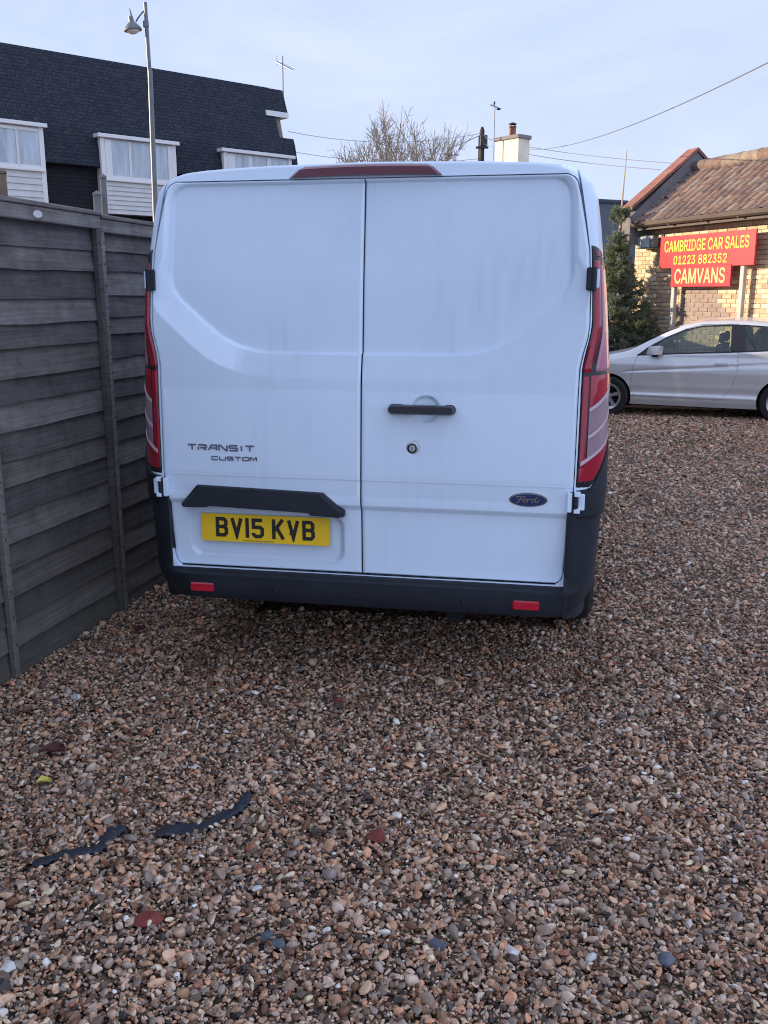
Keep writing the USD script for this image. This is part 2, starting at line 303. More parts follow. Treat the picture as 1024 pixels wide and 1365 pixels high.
# ------------------------------------------------------------------ loose gravel (nobody could count it)
VO = np.array([-0.0885, 3.4741, 0.0]); VPH = math.radians(10.5)                            # van: origin and heading
VF = np.array([math.sin(VPH), math.cos(VPH), 0]); VR = np.array([math.cos(VPH), -math.sin(VPH), 0])
gi = UsdGeom.PointInstancer.Define(stage, '/World/gravel')
tag(gi, 'loose brown and grey gravel covering the yard', 'gravel', kind='stuff')
protos = []
for k in range(36):
    r = np.random.default_rng(100 + k)
    n = int(r.integers(11, 20)); p = r.normal(size=(n, 3)); p /= np.linalg.norm(p, axis=1, keepdims=True)
    p *= np.array([1.0, r.uniform(0.62, 0.92), r.uniform(0.40, 0.68)]) * r.uniform(0.86, 1.08, (n, 1))
    h = trimesh.convex.convex_hull(p)
    if k % 3:
        v, f = trimesh.remesh.subdivide(h.vertices, h.faces); h = trimesh.Trimesh(v, f); trimesh.smoothing.filter_laplacian(h, 0.5, iterations=2 + k % 3); h.vertices *= 1.12
    c = np.array(PAL[k % 18]) * (1.0 if k < 18 else r.uniform(0.82, 1.18))
    simple(f'stone_{k}', tuple(np.clip(c, 0, 1)), float(r.uniform(0.42, 0.72)), noise=(float(r.uniform(1.0, 2.4)), 0.28))
    protos.append(usdkit.mesh(stage, f'/World/gravel/prototypes/stone_{k:03d}', h, M[f'stone_{k}'], 50 if k % 3 else 25).GetPath())
gi.CreatePrototypesRel().SetTargets(protos)
r = np.random.default_rng(9)
bands = [(1.45, 3.0, 15500), (3.0, 4.6, 11500), (4.6, 6.6, 6800), (6.6, 9.5, 3400), (9.5, 15.5, 1500)]
PX = []
for y0, y1, dens in bands:
    x1 = 0.46 * y1 + 0.35
    n = int(dens * (y1 - y0) * (2 * x1)); q = np.stack([r.uniform(-x1, x1, n), r.uniform(y0, y1, n)], 1)
    keep = np.abs(q[:, 0]) < 0.46 * q[:, 1] + 0.3
    dq = (q[:, 0] - FA[0]) * FN[0] + (q[:, 1] - FA[1]) * FN[1]
    keep &= dq > -0.03
    lx = (q - VO[:2]) @ VR[:2]; ly = (q - VO[:2]) @ VF[:2]
    keep &= ~((np.abs(lx) < 0.75) & (ly > 0.9))
    if y0 > 9: keep &= (q[:, 0] > .19 * q[:, 1])
    for lb_s, sd_, pts_ in STRIPS:
        ln_, w_s = strip_line(pts_); ds_ = shp_dist(ln_, shp_points(q[:, 0], q[:, 1])); keep &= ~((ds_ < w_s * 1.1) & (r.random(n) < .96))
    PX.append(q[keep])
Q = np.vstack(PX); n = len(Q)
size = np.clip(r.lognormal(math.log(0.0063), 0.43, n), 0.0032, 0.023)
far = sstep(4.2, 8.5, Q[:, 1]); size *= 1 + 0.35 * far + .45 * sstep(8.5, 14, Q[:, 1])
zz = gz(Q[:, 1]) + bump_z(Q[:, 0], Q[:, 1]) + size * r.uniform(-0.1, 0.75, n) + r.uniform(0, .015, n)
a, b, c = r.uniform(0, 2 * PI, n), r.normal(0, 0.38, n), r.normal(0, 0.38, n)
qw = lambda ang, ax: np.stack([np.cos(ang / 2)] + [np.sin(ang / 2) * (ax == k) for k in range(3)], -1)
def qm(p, q): return np.stack([p[:, 0] * q[:, 0] - p[:, 1] * q[:, 1] - p[:, 2] * q[:, 2] - p[:, 3] * q[:, 3], p[:, 0] * q[:, 1] + p[:, 1] * q[:, 0] + p[:, 2] * q[:, 3] - p[:, 3] * q[:, 2],
                          p[:, 0] * q[:, 2] - p[:, 1] * q[:, 3] + p[:, 2] * q[:, 0] + p[:, 3] * q[:, 1], p[:, 0] * q[:, 3] + p[:, 1] * q[:, 2] - p[:, 2] * q[:, 1] + p[:, 3] * q[:, 0]], -1)
qq = qm(qm(qw(a, 2), qw(b, 0)), qw(c, 1))
w2 = np.concatenate([PALW, PALW]); w2 /= w2.sum()
gi.CreateProtoIndicesAttr(Vt.IntArray.FromNumpy(r.choice(36, n, p=w2).astype(np.int32)))
gi.CreatePositionsAttr(Vt.Vec3fArray.FromNumpy(np.stack([Q[:, 0], Q[:, 1], zz], -1).astype(np.float32)))
gi.CreateScalesAttr(Vt.Vec3fArray.FromNumpy(np.repeat(size[:, None], 3, 1).astype(np.float32)))
gi.CreateOrientationsAttr(Vt.QuathArray([Gf.Quath(*map(float, t)) for t in qq]))

# ------------------------------------------------------------------ white van (local: x right, y forward, z up, origin under the rear doors)
van = thing('panel_van', 'large white panel van with closed twin rear doors beside the timber fence', 'van', VO, -VPH)
def prof(z): return np.interp(z, [0, .8, 1.2, 1.6, 1.97, 2.05], [0, 0, .018, .05, .1, .125])
SEC = [(.36, .84), (.5, .872), (.65, .894), (.85, .905), (1.25, .90), (1.53, .876), (1.78, .85), (1.88, .835), (1.93, .818), (1.96, .797), (1.985, .765), (2.002, .715), (2.012, .62), (2.022, .4), (2.028, .0)]
XE = [(.495, .735), (.503, .750), (.515, .758), (.54, .764), (.754, .776), (.80, .784), (.87, .788), (1.2, .789), (1.29, .790), (1.34, .799), (1.40, .814), (1.44, .818), (1.55, .816), (1.70, .806), (1.78, .791), (1.88, .770), (1.93, .757), (1.947, .744), (1.957, .722)]
def xe(z): return interp(z, XE)
def secw(z): t = np.array(SEC); return np.interp(z, t[:, 0], t[:, 1])
INS_R = 0.17
def ins(d): q = np.clip((INS_R - d) / INS_R, 0, 1); return 1 - np.sqrt(1 - q * q)
def insx(z): return np.where(z < 1.93, secw(z) - np.interp(z, [0, .5, .87, 1.3, 1.44, 1.7, 1.88, 1.93], [.77, .772, .796, .798, .826, .814, .780, .772]), .046)
def roof_h(y): return np.interp(y, [0, 3.15, 3.45, 3.75, 4.25, 4.7, 4.86, 4.93], [2.028, 2.03, 1.96, 1.78, 1.27, 1.05, .9, .7])
def plan_k(y): return np.interp(y, [0, .2, .6, 1.4, 3.5, 4.3, 4.7, 4.86, 4.93], [1, 1, 1.018, 1.036, 1.036, 1.01, .93, .82, .74])
def van_section(d):
    """right half of the closed section at d metres ahead of the rear face: points (x, y, z) from the sill up to the roof's middle"""
    t = np.array(SEC); zs = np.concatenate([np.linspace(.36, 1.88, 34), np.linspace(1.89, 2.0, 14)]); x = secw(zs)
    x = np.concatenate([x, np.linspace(.70, 0, 12)]); zs = np.concatenate([zs, np.interp(x[48:], t[::-1, 1], t[::-1, 0])])
    i = ins(d); x2 = np.where(zs < 2.0, x - insx(zs) * i, x * (1 - .046 * i / .72)); z2 = zs - .022 * i * sstep(1.9, 2.02, zs)
    y = d + prof(zs) * max(0, 1 - d / 1.2)
    H = roof_h(d); z3 = np.where(z2 > .5, .5 + (z2 - .5) * (H - .5) / 1.528, z2)
    return np.stack([x2 * plan_k(d), np.full_like(x2, 0) + y, z3], -1)
ds = np.concatenate([[0, .003, .01, .022, .04, .06, .085, .115, .15, .2, .3, .45, .7], np.arange(1, 3.2, .3), np.arange(3.2, 4.95, .1), [4.93]])
ds = np.unique(np.round(ds, 4)); rows = []
for d in ds:
    h = van_section(d); rows.append(np.vstack([h, (h * (-1, 1, 1))[-2::-1]]))
P = np.array(rows); n, m = P.shape[:2]
f = []
for i in range(n - 1):
    for j in range(m):
        a, b = i * m + j, i * m + (j + 1) % m; f += [[a, a + m, b + m], [a, b + m, b]]
v = np.vstack([P.reshape(-1, 3)]); f = list(f)
half = (m + 1) // 2
for base, fl in ((0, False), ((n - 1) * m, True)):                                           # end caps: strips between mirrored points
    for j in range(half - 1):
        a, b, c, e = base + j, base + j + 1, base + m - 2 - j, base + m - 1 - j
        q = [[a, b, c], [a, c, e]] if b != c else [[a, b, e]]
        f += [t[::-1] for t in q] if fl else q
body = man(trimesh.Trimesh(v, f, process=False))
if body.volume() < 0: body = man(trimesh.Trimesh(v, np.array(f)[:, ::-1], process=False))
def door_poly(grow, side=0):
    z = np.concatenate([np.linspace(.495, .54, 8), np.linspace(.6, 1.85, 26), np.linspace(1.88, 1.957, 8)])
    pr = np.stack([xe(z), z], 1); p = Polygon(np.vstack([pr, (pr * (-1, 1))[::-1]]))
    return p.buffer(grow, join_style='mitre')
def y_prism(poly, y0, y1):
    return man(xz_extr(poly, y0, y1))
def lean(mf): return mf.warp_batch(lambda p: np.stack([p[:, 0], p[:, 1] + prof(p[:, 2]), p[:, 2]], 1))
body = body - lean(y_prism(door_poly(.0036), -.2, .038))
# seam between the rear quarter panels and the door frame, running on over the roof edge
for s in (-1, 1):
    L = LineString([(s * .806, 1.70), (s * .790, 1.80), (s * .772, 1.90), (s * .760, 1.96), (s * .752, 2.02)])
    body = body - lean(y_prism(L.buffer(.0035), -.1, .05))
RW, WY, FWY = .335, 1.12, 3.93
for yy in (WY, FWY):
    c = m3.Manifold.cylinder(2.4, .40, .40, 48, True).rotate([0, 90, 0]).translate([0, yy, .36]); body = body - c
body = body - m3.Manifold.cube([2.4, 1.0, .5]).translate([-1.2, -.4, -.03])
_in = body.warp_batch(lambda p: np.stack([p[:, 0] * .955, p[:, 1] + .035 * np.clip(1 - p[:, 1] / 1.0, 0, 1), p[:, 2]], 1))
body = body - ((body - _in) ^ (m3.Manifold.cube([.5, .72, .55]).translate([.772, -.1, .24]) + m3.Manifold.cube([.5, .72, .55]).translate([-1.272, -.1, .24])))
BODY = tri(body); obj('body', BODY, 'van_white', van, 24)
def inflated(k): return body.warp_batch(lambda p: np.stack([p[:, 0] * (1 + k), (p[:, 1] - 2.4) * (1 + k * .45) + 2.4, p[:, 2] * (1 + k * .5)], 1))
big = inflated(.004)
ws = m3.Manifold.hull_points(np.array([(x, y, z) for x, y, z in [(-.78, 3.46, 1.92), (.78, 3.46, 1.92), (-.86, 4.2, 1.32), (.86, 4.2, 1.32), (-.78, 3.7, 2.05), (.78, 3.7, 2.05), (-.86, 4.6, 1.5), (.86, 4.6, 1.5)]]))
obj('windscreen', tri((big ^ ws) - body), 'dark_glass', van, 30)
for s in (-1, 1):
    pr = trimesh.creation.extrude_polygon(Polygon([(2.75, 1.22), (2.8, 1.78), (3.3, 1.78), (3.95, 1.3), (3.95, 1.18)]), .5, engine='earcut'); v = np.array(pr.vertices)
    pr = man(trimesh.Trimesh(np.stack([s * (.6 + v[:, 2]), v[:, 0], v[:, 1]], 1), pr.faces))
    if pr.volume() < 0: pr = man(trimesh.Trimesh(np.stack([s * (.6 + v[:, 2]), v[:, 0], v[:, 1]], 1), pr.faces[:, ::-1]))
    obj('cab_window', tri((big ^ pr) - body), 'dark_glass', van, 30)
    obj('headlight', trimesh.convex.convex_hull([(s * x, y, z) for x, y, z in [(.5, 4.88, .78), (.78, 4.66, .8), (.82, 4.6, 1.0), (.62, 4.76, 1.0), (.55, 4.8, .8), (.75, 4.5, .85)]]), 'clear_lens', van)
    mir = trimesh.convex.convex_hull([(s * x, y, z) for x in (.955, 1.06) for y, z in [(3.72, 1.16), (3.72, 1.40), (3.80, 1.43), (3.84, 1.2), (3.8, 1.13)]])
    obj('wing_mirror', mir, 'black_plastic', van)
    for yy in (WY, FWY):
        w = obj('wheel', moved(lathe([(.0, -.10), (.335 * .60, -.10), (.335 * .66, -.05), (.335 * .66, .05), (.335 * .60, .10), (0, .10)], 'x', 32), trimesh.transformations.translation_matrix([s * .80, yy, RW])), 'steel', van, 30)
        ty = [(.215, -.10), (.25, -.118), (.30, -.118), (.325, -.10), (.335, -.07), (.335, .07), (.325, .10), (.30, .118), (.25, .118), (.215, .10), (.215, -.10)]
        obj('tyre', moved(lathe(ty, 'x', 40), trimesh.transformations.translation_matrix([s * .80, yy, RW])), 'rubber', w, 30)
obj('underbody', cat([bx(-.74, .74, .45, 4.75, .22, .475), bx(-.6, .6, WY - .05, WY + .05, .3, .36), tube([(.35, .15, .30), (.35, 1.6, .30)], .035)]), 'under', van)

# --- rear doors: relief height field
def bez(p, c, q, k=9): t = np.linspace(0, 1, k)[:, None]; return (1 - t) ** 2 * np.array(p) + 2 * t * (1 - t) * np.array(c) + t ** 2 * np.array(q)
_pr = np.vstack([bez((.675, 1.943), (.728, 1.943), (.736, 1.88)), bez((.749, 1.625), (.748, 1.565), (.69, 1.517)), bez((.60, 1.437), (.50, 1.342), (.33, 1.339), 14)])
PAN = Polygon(np.vstack([_pr, (_pr * (-1, 1))[::-1]]))
PREC = Polygon([(-.682, .702), (-.085, .702), (-.085, .548), (-.682, .548)]).buffer(-.03).buffer(.03)
def relief(x, z):
    """how far the skin lies behind the plain door surface (metres, + = into the van)"""
    sh = x.shape; pt = shp_points(x.ravel(), z.ravel()); d = shp_dist(PAN, pt).reshape(sh); inside = contains_xy(PAN, x.ravel(), z.ravel()).reshape(sh)
    wid = np.interp(z, [1.52, 1.68], [.096, .024])
    r = .015 * np.clip(1 - d / wid, 0, 1) + .012 * np.clip(1 - d / .009, 0, 1); r = np.where(inside, .027, r)
    r += .015 * sstep(.770, .744, z) + .004 * sstep(.742, .50, z)
    r -= .003 * np.exp(-((z - .80) / .05) ** 2)
    r += .0035 * sstep(.868, .858, z)
    left = x < 0
    d2 = shp_dist(PREC, pt).reshape(sh); r += np.where(left, .011 * (1 - sstep(0, .016, d2)), 0)
    e = ((x - .243) / .054) ** 2 + ((z - 1.137) / .052) ** 2; r += np.where(left, 0, .016 * sstep(1.02, .55, e))
    e = ((x - .196) ** 2 + (z - .993) ** 2) ** .5; r += np.where(left, 0, .003 * sstep(.026, .022, e))
    return r
def door_skin(s):
    zz = np.unique(np.round(np.concatenate([[.495, .497, .5, .504, .509], np.linspace(.515, 1.93, 340), np.linspace(.74, .78, 16), np.linspace(.855, .87, 6), np.linspace(1.326, 1.345, 8), np.linspace(1.932, 1.957, 12)]), 5))
    uu = np.linspace(0, 1, 200); x0 = .0030
    X = x0 + (xe(zz)[:, None] - x0) * uu[None]; Z = np.repeat(zz[:, None], len(uu), 1); X = X * s
    Yv = prof(Z) + relief(X, Z) - .003
    edge = np.minimum(np.minimum(np.abs(X) - x0, xe(Z) - np.abs(X)), np.minimum(Z - .495, 1.957 - Z)); Yv += .004 * np.clip(1 - edge / .006, 0, 1) ** 2
    P = np.stack([X, Yv, Z], -1); B = P.copy(); B[..., 1] = np.maximum(P[..., 1], prof(Z)) + .006
    if s < 0: return slab(P[:, ::-1], B[:, ::-1])
    return slab(P, B)
doors = {}
for s in (-1, 1):
    doors[s] = obj('rear_door', door_skin(s), 'van_white', van, 16)
dl, dr = doors[-1], doors[1]
dl.SetCustomDataByKey('label', 'left rear door carrying the number plate and lettering'); dr.SetCustomDataByKey('label', 'right rear door with the handle and lock')
zs_ = np.linspace(.5, 1.95, 40)[:, None]; us_ = np.array([[-.014, .014]]); Pq = np.stack([us_ + 0 * zs_, prof(zs_) + .0315 + 0 * us_, zs_ + 0 * us_], -1); Bq = Pq + (0, .004, 0)
obj('door_seal', slab(Pq, Bq), 'door_rubber', van)
def strokes(lines, w, depth, cap='flat', join='mitre'):
    return extr(union_all([LineString(l).buffer(w / 2, cap_style=cap, join_style=join, mitre_limit=2.5) for l in lines]), depth)
def on_door(mesh, x, z, out):
    """mesh in its own xy plane, z out: put on the door at (x, z)"""
    y = prof(z) + float(relief(np.array([x]), np.array([z]))[0]) - out
    return moved(mesh, frame_mat((x, y, z), (1, 0, 0), (0, 0, 1), (0, -1, 0)))
# number plate
pl = Polygon([(-.26, -.0555), (.26, -.0555), (.26, .0555), (-.26, .0555)]).buffer(-.008).buffer(.008)
yp = prof(.66)
plm = moved(extr(pl, .004), frame_mat((-.384, .0105, .655), (1, 0, 0), (0, 0, 1), (0, -1, 0)))
plate = obj('number_plate', plm, 'plate_yellow', dl)
G = {'B': ([[(0, 0), (0, 65), (27, 65), (35, 57), (35, 42), (28, 34), (0, 34)], [(26, 34), (36, 26), (36, 8), (28, 0), (-7, 0)]], 36), 'V': ([[(0, 70), (18, 2), (36, 70)]], 36), '1': ([[(0, -7), (0, 72)]], 0),
     '5': ([[(36, 65), (1, 65), (1, 37), (28, 37), (36, 30), (36, 8), (28, 0), (8, 0), (0, 8), (0, 14)]], 36), 'K': ([[(0, -7), (0, 72)], [(37, 72), (4, 27)], [(13, 38), (38, -7)]], 36)}
x = -201.0; out = []
for ch in 'BV15 KVB':
    if ch == ' ': x += 22; continue
    ls, wd = G[ch]; x0 = x + 7; out.append(strokes([[((x0 + px) / 1000, (py - 32.5) / 1000) for px, py in l] for l in ls], .014, .0015)); x += wd + 14 + 11
obj('plate_lettering', moved(cat(out), frame_mat((-.384, .0064, .658), (1, 0, 0), (0, 0, 1), (0, -1, 0))), 'plate_black', plate)
obj('plate_print', moved(cat([bx(-.09 + k * .0085, -.09 + k * .0085 + .005, -.0022, .0022, 0, .0008) for k in range(15)]), frame_mat((-.384, .0066, .606), (1, 0, 0), (0, 0, 1), (0, -1, 0))), 'plate_small', plate)
for px, pz in ((-.158, -.011), (.105, -.012)):
    obj('plate_screw', moved(lathe([(0, 0), (.006, 0), (.005, .003), (0, .004)], 'z', 12), frame_mat((-.384 + px, .0062, .655 + pz), (1, 0, 0), (0, 0, 1), (0, -1, 0))), 'plate_black' if px > 0 else 'plate_black', plate)
# plate lamp housing: the dark bar over the plate
a = np.array([(-.715, .750), (-.648, .826), (-.145, .813), (-.063, .744), (-.063, .724), (-.175, .728), (-.19, .738), (-.60, .750), (-.615, .744), (-.712, .742)])
c0 = a.mean(0); front = a + (c0 - a) * .045
v = np.vstack([np.stack([a[:, 0], np.full(10, .012), a[:, 1]], 1), np.stack([a[:, 0], np.full(10, -.018), a[:, 1]], 1), np.stack([front[:, 0], np.interp(front[:, 1], [.735, .82], [-.042, -.024]), front[:, 1]], 1)]); f = []
for L in (0, 10):
    for j in range(10): f += [[L + j, L + (j + 1) % 10, L + 10 + (j + 1) % 10], [L + j, L + 10 + (j + 1) % 10, L + 10 + j]]
cap = trimesh.creation.triangulate_polygon(Polygon(front), engine='earcut'); kd = [int(np.argmin(((front - p) ** 2).sum(1))) for p in cap[0]]
f += [[20 + kd[t] for t in q] for q in cap[1]]
bar = trimesh.Trimesh(v, f, process=False); bar.fix_normals(); obj('plate_lamp_bar', bar, 'black_plastic', dl, 20)
# lettering on the left door
W_ = {'T': ([[(0, 1), (1, 1)], [(.5, 1), (.5, 0)]]), 'R': ([[(0, 0), (0, .62)], [(0, 1), (.85, 1), (1, .85), (1, .6), (.85, .45), (.25, .45)], [(.55, .45), (1, 0)]]), 'A': ([[(0, 0), (.35, 1), (1, 1), (1, 0)], [(.3, .42), (1, .42)]]),
      'N': ([[(0, 0), (0, 1), (.2, 1), (.85, 0), (1, 0), (1, 1)]]), 'S': ([[(1, 1), (.1, 1), (0, .85), (0, .6), (.1, .5), (.9, .5), (1, .4), (1, .12), (.9, 0), (0, 0)]]), 'I': ([[(.5, 0), (.5, 1)]]),
      'C': ([[(1, 1), (.1, 1), (0, .85), (0, .15), (.1, 0), (1, 0)]]), 'U': ([[(0, 1), (0, .15), (.1, 0), (.9, 0), (1, .15), (1, 1)]]), 'O': ([[(.1, 0), (0, .15), (0, .85), (.1, 1), (.9, 1), (1, .85), (1, .15), (.9, 0), (.1, 0)]]), 'M': ([[(0, 0), (0, 1), (.15, 1), (.5, .3), (.85, 1), (1, 1), (1, 0)]])}
def badge(text, x0, x1, z0, hgt, sw):
    ws = [.45 if ch == 'I' else 1.0 for ch in text]; gap = .28; u = (x1 - x0) / (sum(ws) + gap * (len(text) - 1)); x = x0; out = []
    for ch, w in zip(text, ws):
        out.append(strokes([[(x + px * u * w, py * hgt) for px, py in l] for l in W_[ch]], sw, .003)); x += u * (w + gap)
    return moved(cat(out), frame_mat((0, prof(z0) - .002, z0), (1, 0, 0), (0, 0, 1), (0, -1, 0)))
obj('model_lettering', badge('TRANSIT', -.684, -.418, .963, .0195, .0058), 'badge_grey', dl)
obj('trim_lettering', badge('CUSTOM', -.588, -.408, .926, .0125, .0042), 'badge_grey', dl)
# handle, lock and oval badge on the right door
def capsule(x0, x1, z, y0, y1, hz):
    L = LineString([(x0 + hz, 0), (x1 - hz, 0)]); a = np.array(L.buffer(hz, 8).exterior.coords)[:-1]; b = np.array(L.buffer(hz * .72, 8).exterior.coords)[:-1]
    return trimesh.convex.convex_hull(np.vstack([np.stack([a[:, 0], np.full(len(a), y0), a[:, 1] + z], 1), np.stack([a[:, 0], np.full(len(a), (y0 + 2 * y1) / 3), a[:, 1] + z], 1), np.stack([b[:, 0], np.full(len(b), y1), b[:, 1] + z], 1)]))
y0 = prof(1.137)
hd = obj('handle', cat([capsule(.106, .352, 1.137, y0 - .012, y0 - .042, .017)]), 'black_gloss', dr, 35)
for xa, xb in ((.104, .168), (.306, .355)): obj('handle_base', capsule(xa, xb, 1.137, y0 + .006, y0 - .016, .0185), 'black_plastic', hd, 35)
lk = obj('lock', on_door(lathe([(0, .012), (.011, .012), (.0125, .010), (.018, .009), (.019, .006), (.023, .004), (.024, 0), (0, 0)], 'z', 28), .196, .993, 0), 'alloy', dr, 30)
obj('keyhole', on_door(cat([bx(-.0015, .0015, -.006, .006, .011, .0135), lathe([(.0125, .0105), (.0125, .0112), (.0175, .0100), (.0175, .0090)], 'z', 24)]), .196, .993, .0), 'under', lk)
def ell(a, b, n=48): t = np.linspace(0, 2 * PI, n, endpoint=False); return np.stack([a * np.cos(t), b * np.sin(t)], 1)
ov = obj('oval_badge', on_door(trimesh.convex.convex_hull(np.vstack([np.c_[ell(.0725, .0285), np.zeros(48)], np.c_[ell(.070, .0262), np.full(48, .006)]])), .628, .8155, -.001), 'chrome', dr, 30)
inn = extr(Polygon(ell(.0655, .0222)), .002); obj('badge_field', on_door(inn, .628, .8155, .0055), 'badge_blue', ov)
def curve(pts, k=8):
    p = np.array(pts, float); t = np.arange(len(p)); from scipy.interpolate import CubicSpline
    return CubicSpline(t, p)(np.linspace(0, len(p) - 1, k * (len(p) - 1)))
scr = [curve([(-.040, .0075), (-.044, .011), (-.036, .0125), (-.022, .0115), (-.012, .0125)]), curve([(-.026, .0115), (-.030, .001), (-.036, -.0095), (-.042, -.010)]), curve([(-.035, .001), (-.026, .0015), (-.019, .003)]),
       curve([(-.013, .003), (-.019, -.002), (-.017, -.008), (-.010, -.007), (-.006, -.001), (-.010, .003), (-.013, .003)]), curve([(-.005, .002), (-.002, .001), (-.004, -.008)]), curve([(-.003, -.002), (.003, .003), (.009, .002)]),
       curve([(.024, .002), (.016, .003), (.011, -.003), (.013, -.008), (.020, -.005), (.026, .003), (.031, .011)]), curve([(.031, .011), (.026, -.002), (.027, -.008), (.034, -.006), (.041, .001)])]
obj('badge_script', on_door(strokes(scr, .0034, .0012, 'round', 'round'), .628, .8155, .0076), 'chrome', ov)

# --- corner surface: a = distance along the corner's plan curve from the door edge
def corner(s, a, z, out=0.0):
    d = np.concatenate([[0], np.geomspace(.0004, .7, 220)])
    z = np.asarray(z, float); a = np.asarray(a, float); shp = np.broadcast(a, z).shape; A = np.broadcast_to(a, shp).ravel(); Z = np.broadcast_to(z, shp).ravel(); res = np.empty((len(A), 3))
    out = np.broadcast_to(out, shp).ravel() - .005
    for zu in np.unique(Z):
        w = secw(zu) * plan_k(d) - insx(np.array(zu)) * ins(d); y = d + prof(zu) * np.clip(1 - d / 1.2, 0, 1)
        L = np.concatenate([[0], np.cumsum(np.hypot(np.diff(w), np.diff(y)))]); k = Z == zu
        e = 1e-3; g = lambda q: (np.interp(q, L, w), np.interp(q, L, y))
        x0, y0 = g(A[k]); xa, ya = g(np.maximum(A[k] - e, 0)); xb, yb = g(A[k] + e); tx, ty = xb - xa, yb - ya; ln = np.hypot(tx, ty)
        res[k] = np.stack([s * (x0 + ty / ln * out[k]), y0 - tx / ln * out[k], np.full(k.sum(), zu)], 1)
    return res.reshape(shp + (3,))
def corner_patch(s, zr, lo, hi, out, thick=.012, nz=40, na=16, dome=0.0):
    """solid shell on the corner between the arc limits lo(z) and hi(z)"""
    z = np.linspace(*zr, nz)[:, None]; u = np.linspace(0, 1, na)[None]; A = lo(z) + (hi(z) - lo(z)) * u; Zb = np.broadcast_to(z, A.shape)
    e = np.minimum(np.minimum(u, 1 - u) * 2 * (hi(z) - lo(z)), np.minimum(z - zr[0], zr[1] - z)); o = out + dome * np.sqrt(np.clip(e / .03, 0, 1)) - .004 * np.clip(1 - e / .005, 0, 1)
    P = corner(s, A, Zb, o); B = corner(s, A, Zb, out - thick)
    return slab(P, B) if s > 0 else slab(P[:, ::-1], B[:, ::-1])
def dedge(z): return np.clip(xe(z) + .006 - (secw(z) - insx(z)), .0, .04)
LO = lambda z: dedge(z)
HI = lambda z: interp(z, [(.866, .055), (.93, .115), (1.0, .185), (1.05, .222), (1.25, .232), (1.42, .215), (1.55, .19), (1.64, .14), (1.69, .075), (1.715, .02)])
for s in (-1, 1):
    tl = obj('tail_light', corner_patch(s, (.866, 1.715), LO, HI, .0085, .02, 70, 20), 'black_gloss', van, 40)
    tl.SetCustomDataByKey('label', 'left tail light' if s < 0 else 'right tail light')
    lo1 = lambda z: LO(z) + .006
    hiR = lambda z: np.minimum(LO(z) + interp(z, [(.9, .05), (1.25, .036), (1.40, .044), (1.70, .040)]), HI(z) - .006)
    obj('red_lens', corner_patch(s, (.93, 1.27), lo1, lambda z: LO(z) + .030, .010, .012, 30, 8, .002), 'red_lens', tl, 40)
    obj('red_lens', corner_patch(s, (1.275, 1.67), lo1, hiR, .010, .012, 40, 8, .002), 'red_lens', tl, 40)
    obj('dark_lens', corner_patch(s, (1.672, 1.706), lo1, lambda z: np.maximum(HI(z) - .008, LO(z) + .012), .009, .012, 8, 8), 'dark_red_lens', tl, 40)
    obj('clear_lens', corner_patch(s, (1.275, 1.655), lambda z: LO(z) + interp(z, [(1.27, .042), (1.40, .049), (1.70, .045)]), lambda z: np.maximum(HI(z) - .022, LO(z) + .055), .009, .012, 40, 10, .002), 'pink_lens', tl, 40)
    # lower chamber: slanting pieces; in each, z runs up with the arc
    def slant(name, zi0, zi1, zo0, zo1, mat, out, a0=.034):
        u = np.linspace(0, 1, 12)[None]; t = np.linspace(0, 1, 18)[:, None]
        Zb = (zi0 + (zo0 - zi0) * u) * (1 - t) + (zi1 + (zo1 - zi1) * u) * t
        top = np.maximum(HI(Zb) - .016, a0 + .004); A = LO(Zb) + a0 + (top - LO(Zb) - a0) * u
        P = corner(s, A, np.round(Zb, 5), out); B = corner(s, A, np.round(Zb, 5), out - .012)
        obj(name, slab(P, B) if s > 0 else slab(P[:, ::-1], B[:, ::-1]), mat, tl, 40)
    slant('red_lens', 1.155, 1.268, 1.250, 1.268, 'red_lens', .010)
    slant('clear_lens', 1.058, 1.138, 1.150, 1.230, 'clear_lens', .010)
    slant('clear_lens', .965, 1.040, 1.050, 1.132, 'clear_lens', .010)
    slant('lens_bar', 1.140, 1.153, 1.232, 1.247, 'lens_bar', .012)
    slant('lens_bar', 1.042, 1.056, 1.134, 1.148, 'lens_bar', .012)
    slant('lens_bar', .944, .960, 1.034, 1.047, 'lens_bar', .012, .012)
    slant('red_lens', .886, .942, .893, 1.030, 'red_lens', .010, .008)
    # hinges
    for zc, hgt, white in ((1.602, .078, False), (.8145, .074, True)):
        x0 = float(xe(zc)); y0 = float(prof(zc)); hm = 'van_white' if white else 'black_plastic'
        hg = obj('hinge', cat([bx(*sorted((s * (x0 - .012), s * (x0 + .012))), y0 - .022, y0 - .002, zc - hgt / 2, zc + hgt / 2, .004), moved(lathe([(0, -.5 * hgt), (.010, -.5 * hgt), (.010, .5 * hgt), (0, .5 * hgt)], 'z', 14), frame_mat((s * (x0 + .012), y0 - .016, zc), (1, 0, 0), (0, 1, 0), (0, 0, 1)))]), 'black_plastic', doors[s], 30)
        pz = [bx(*sorted((s * (x0 + .020), s * (x0 + (.046 if white else .033)))), y0 - .010, y0 + .03, zc - hgt * .42, zc + hgt * .42, .004)]
        if white: pz += [bx(*sorted((s * (x0 + .006), s * (x0 + .03))), y0 - .026, y0 - .006, zc - hgt / 2 - .003, zc - hgt / 2 + .016, .003), bx(*sorted((s * (x0 + .006), s * (x0 + .03))), y0 - .026, y0 - .006, zc + hgt / 2 - .016, zc + hgt / 2 + .003, .003)]
        if white: pz.append(bx(*sorted((s * (x0 - .018), s * (x0 + .001))), y0 - .024, y0 - .002, zc - hgt / 2, zc + hgt / 2, .003))
        obj('hinge_bracket', cat(pz), 'van_white', hg)
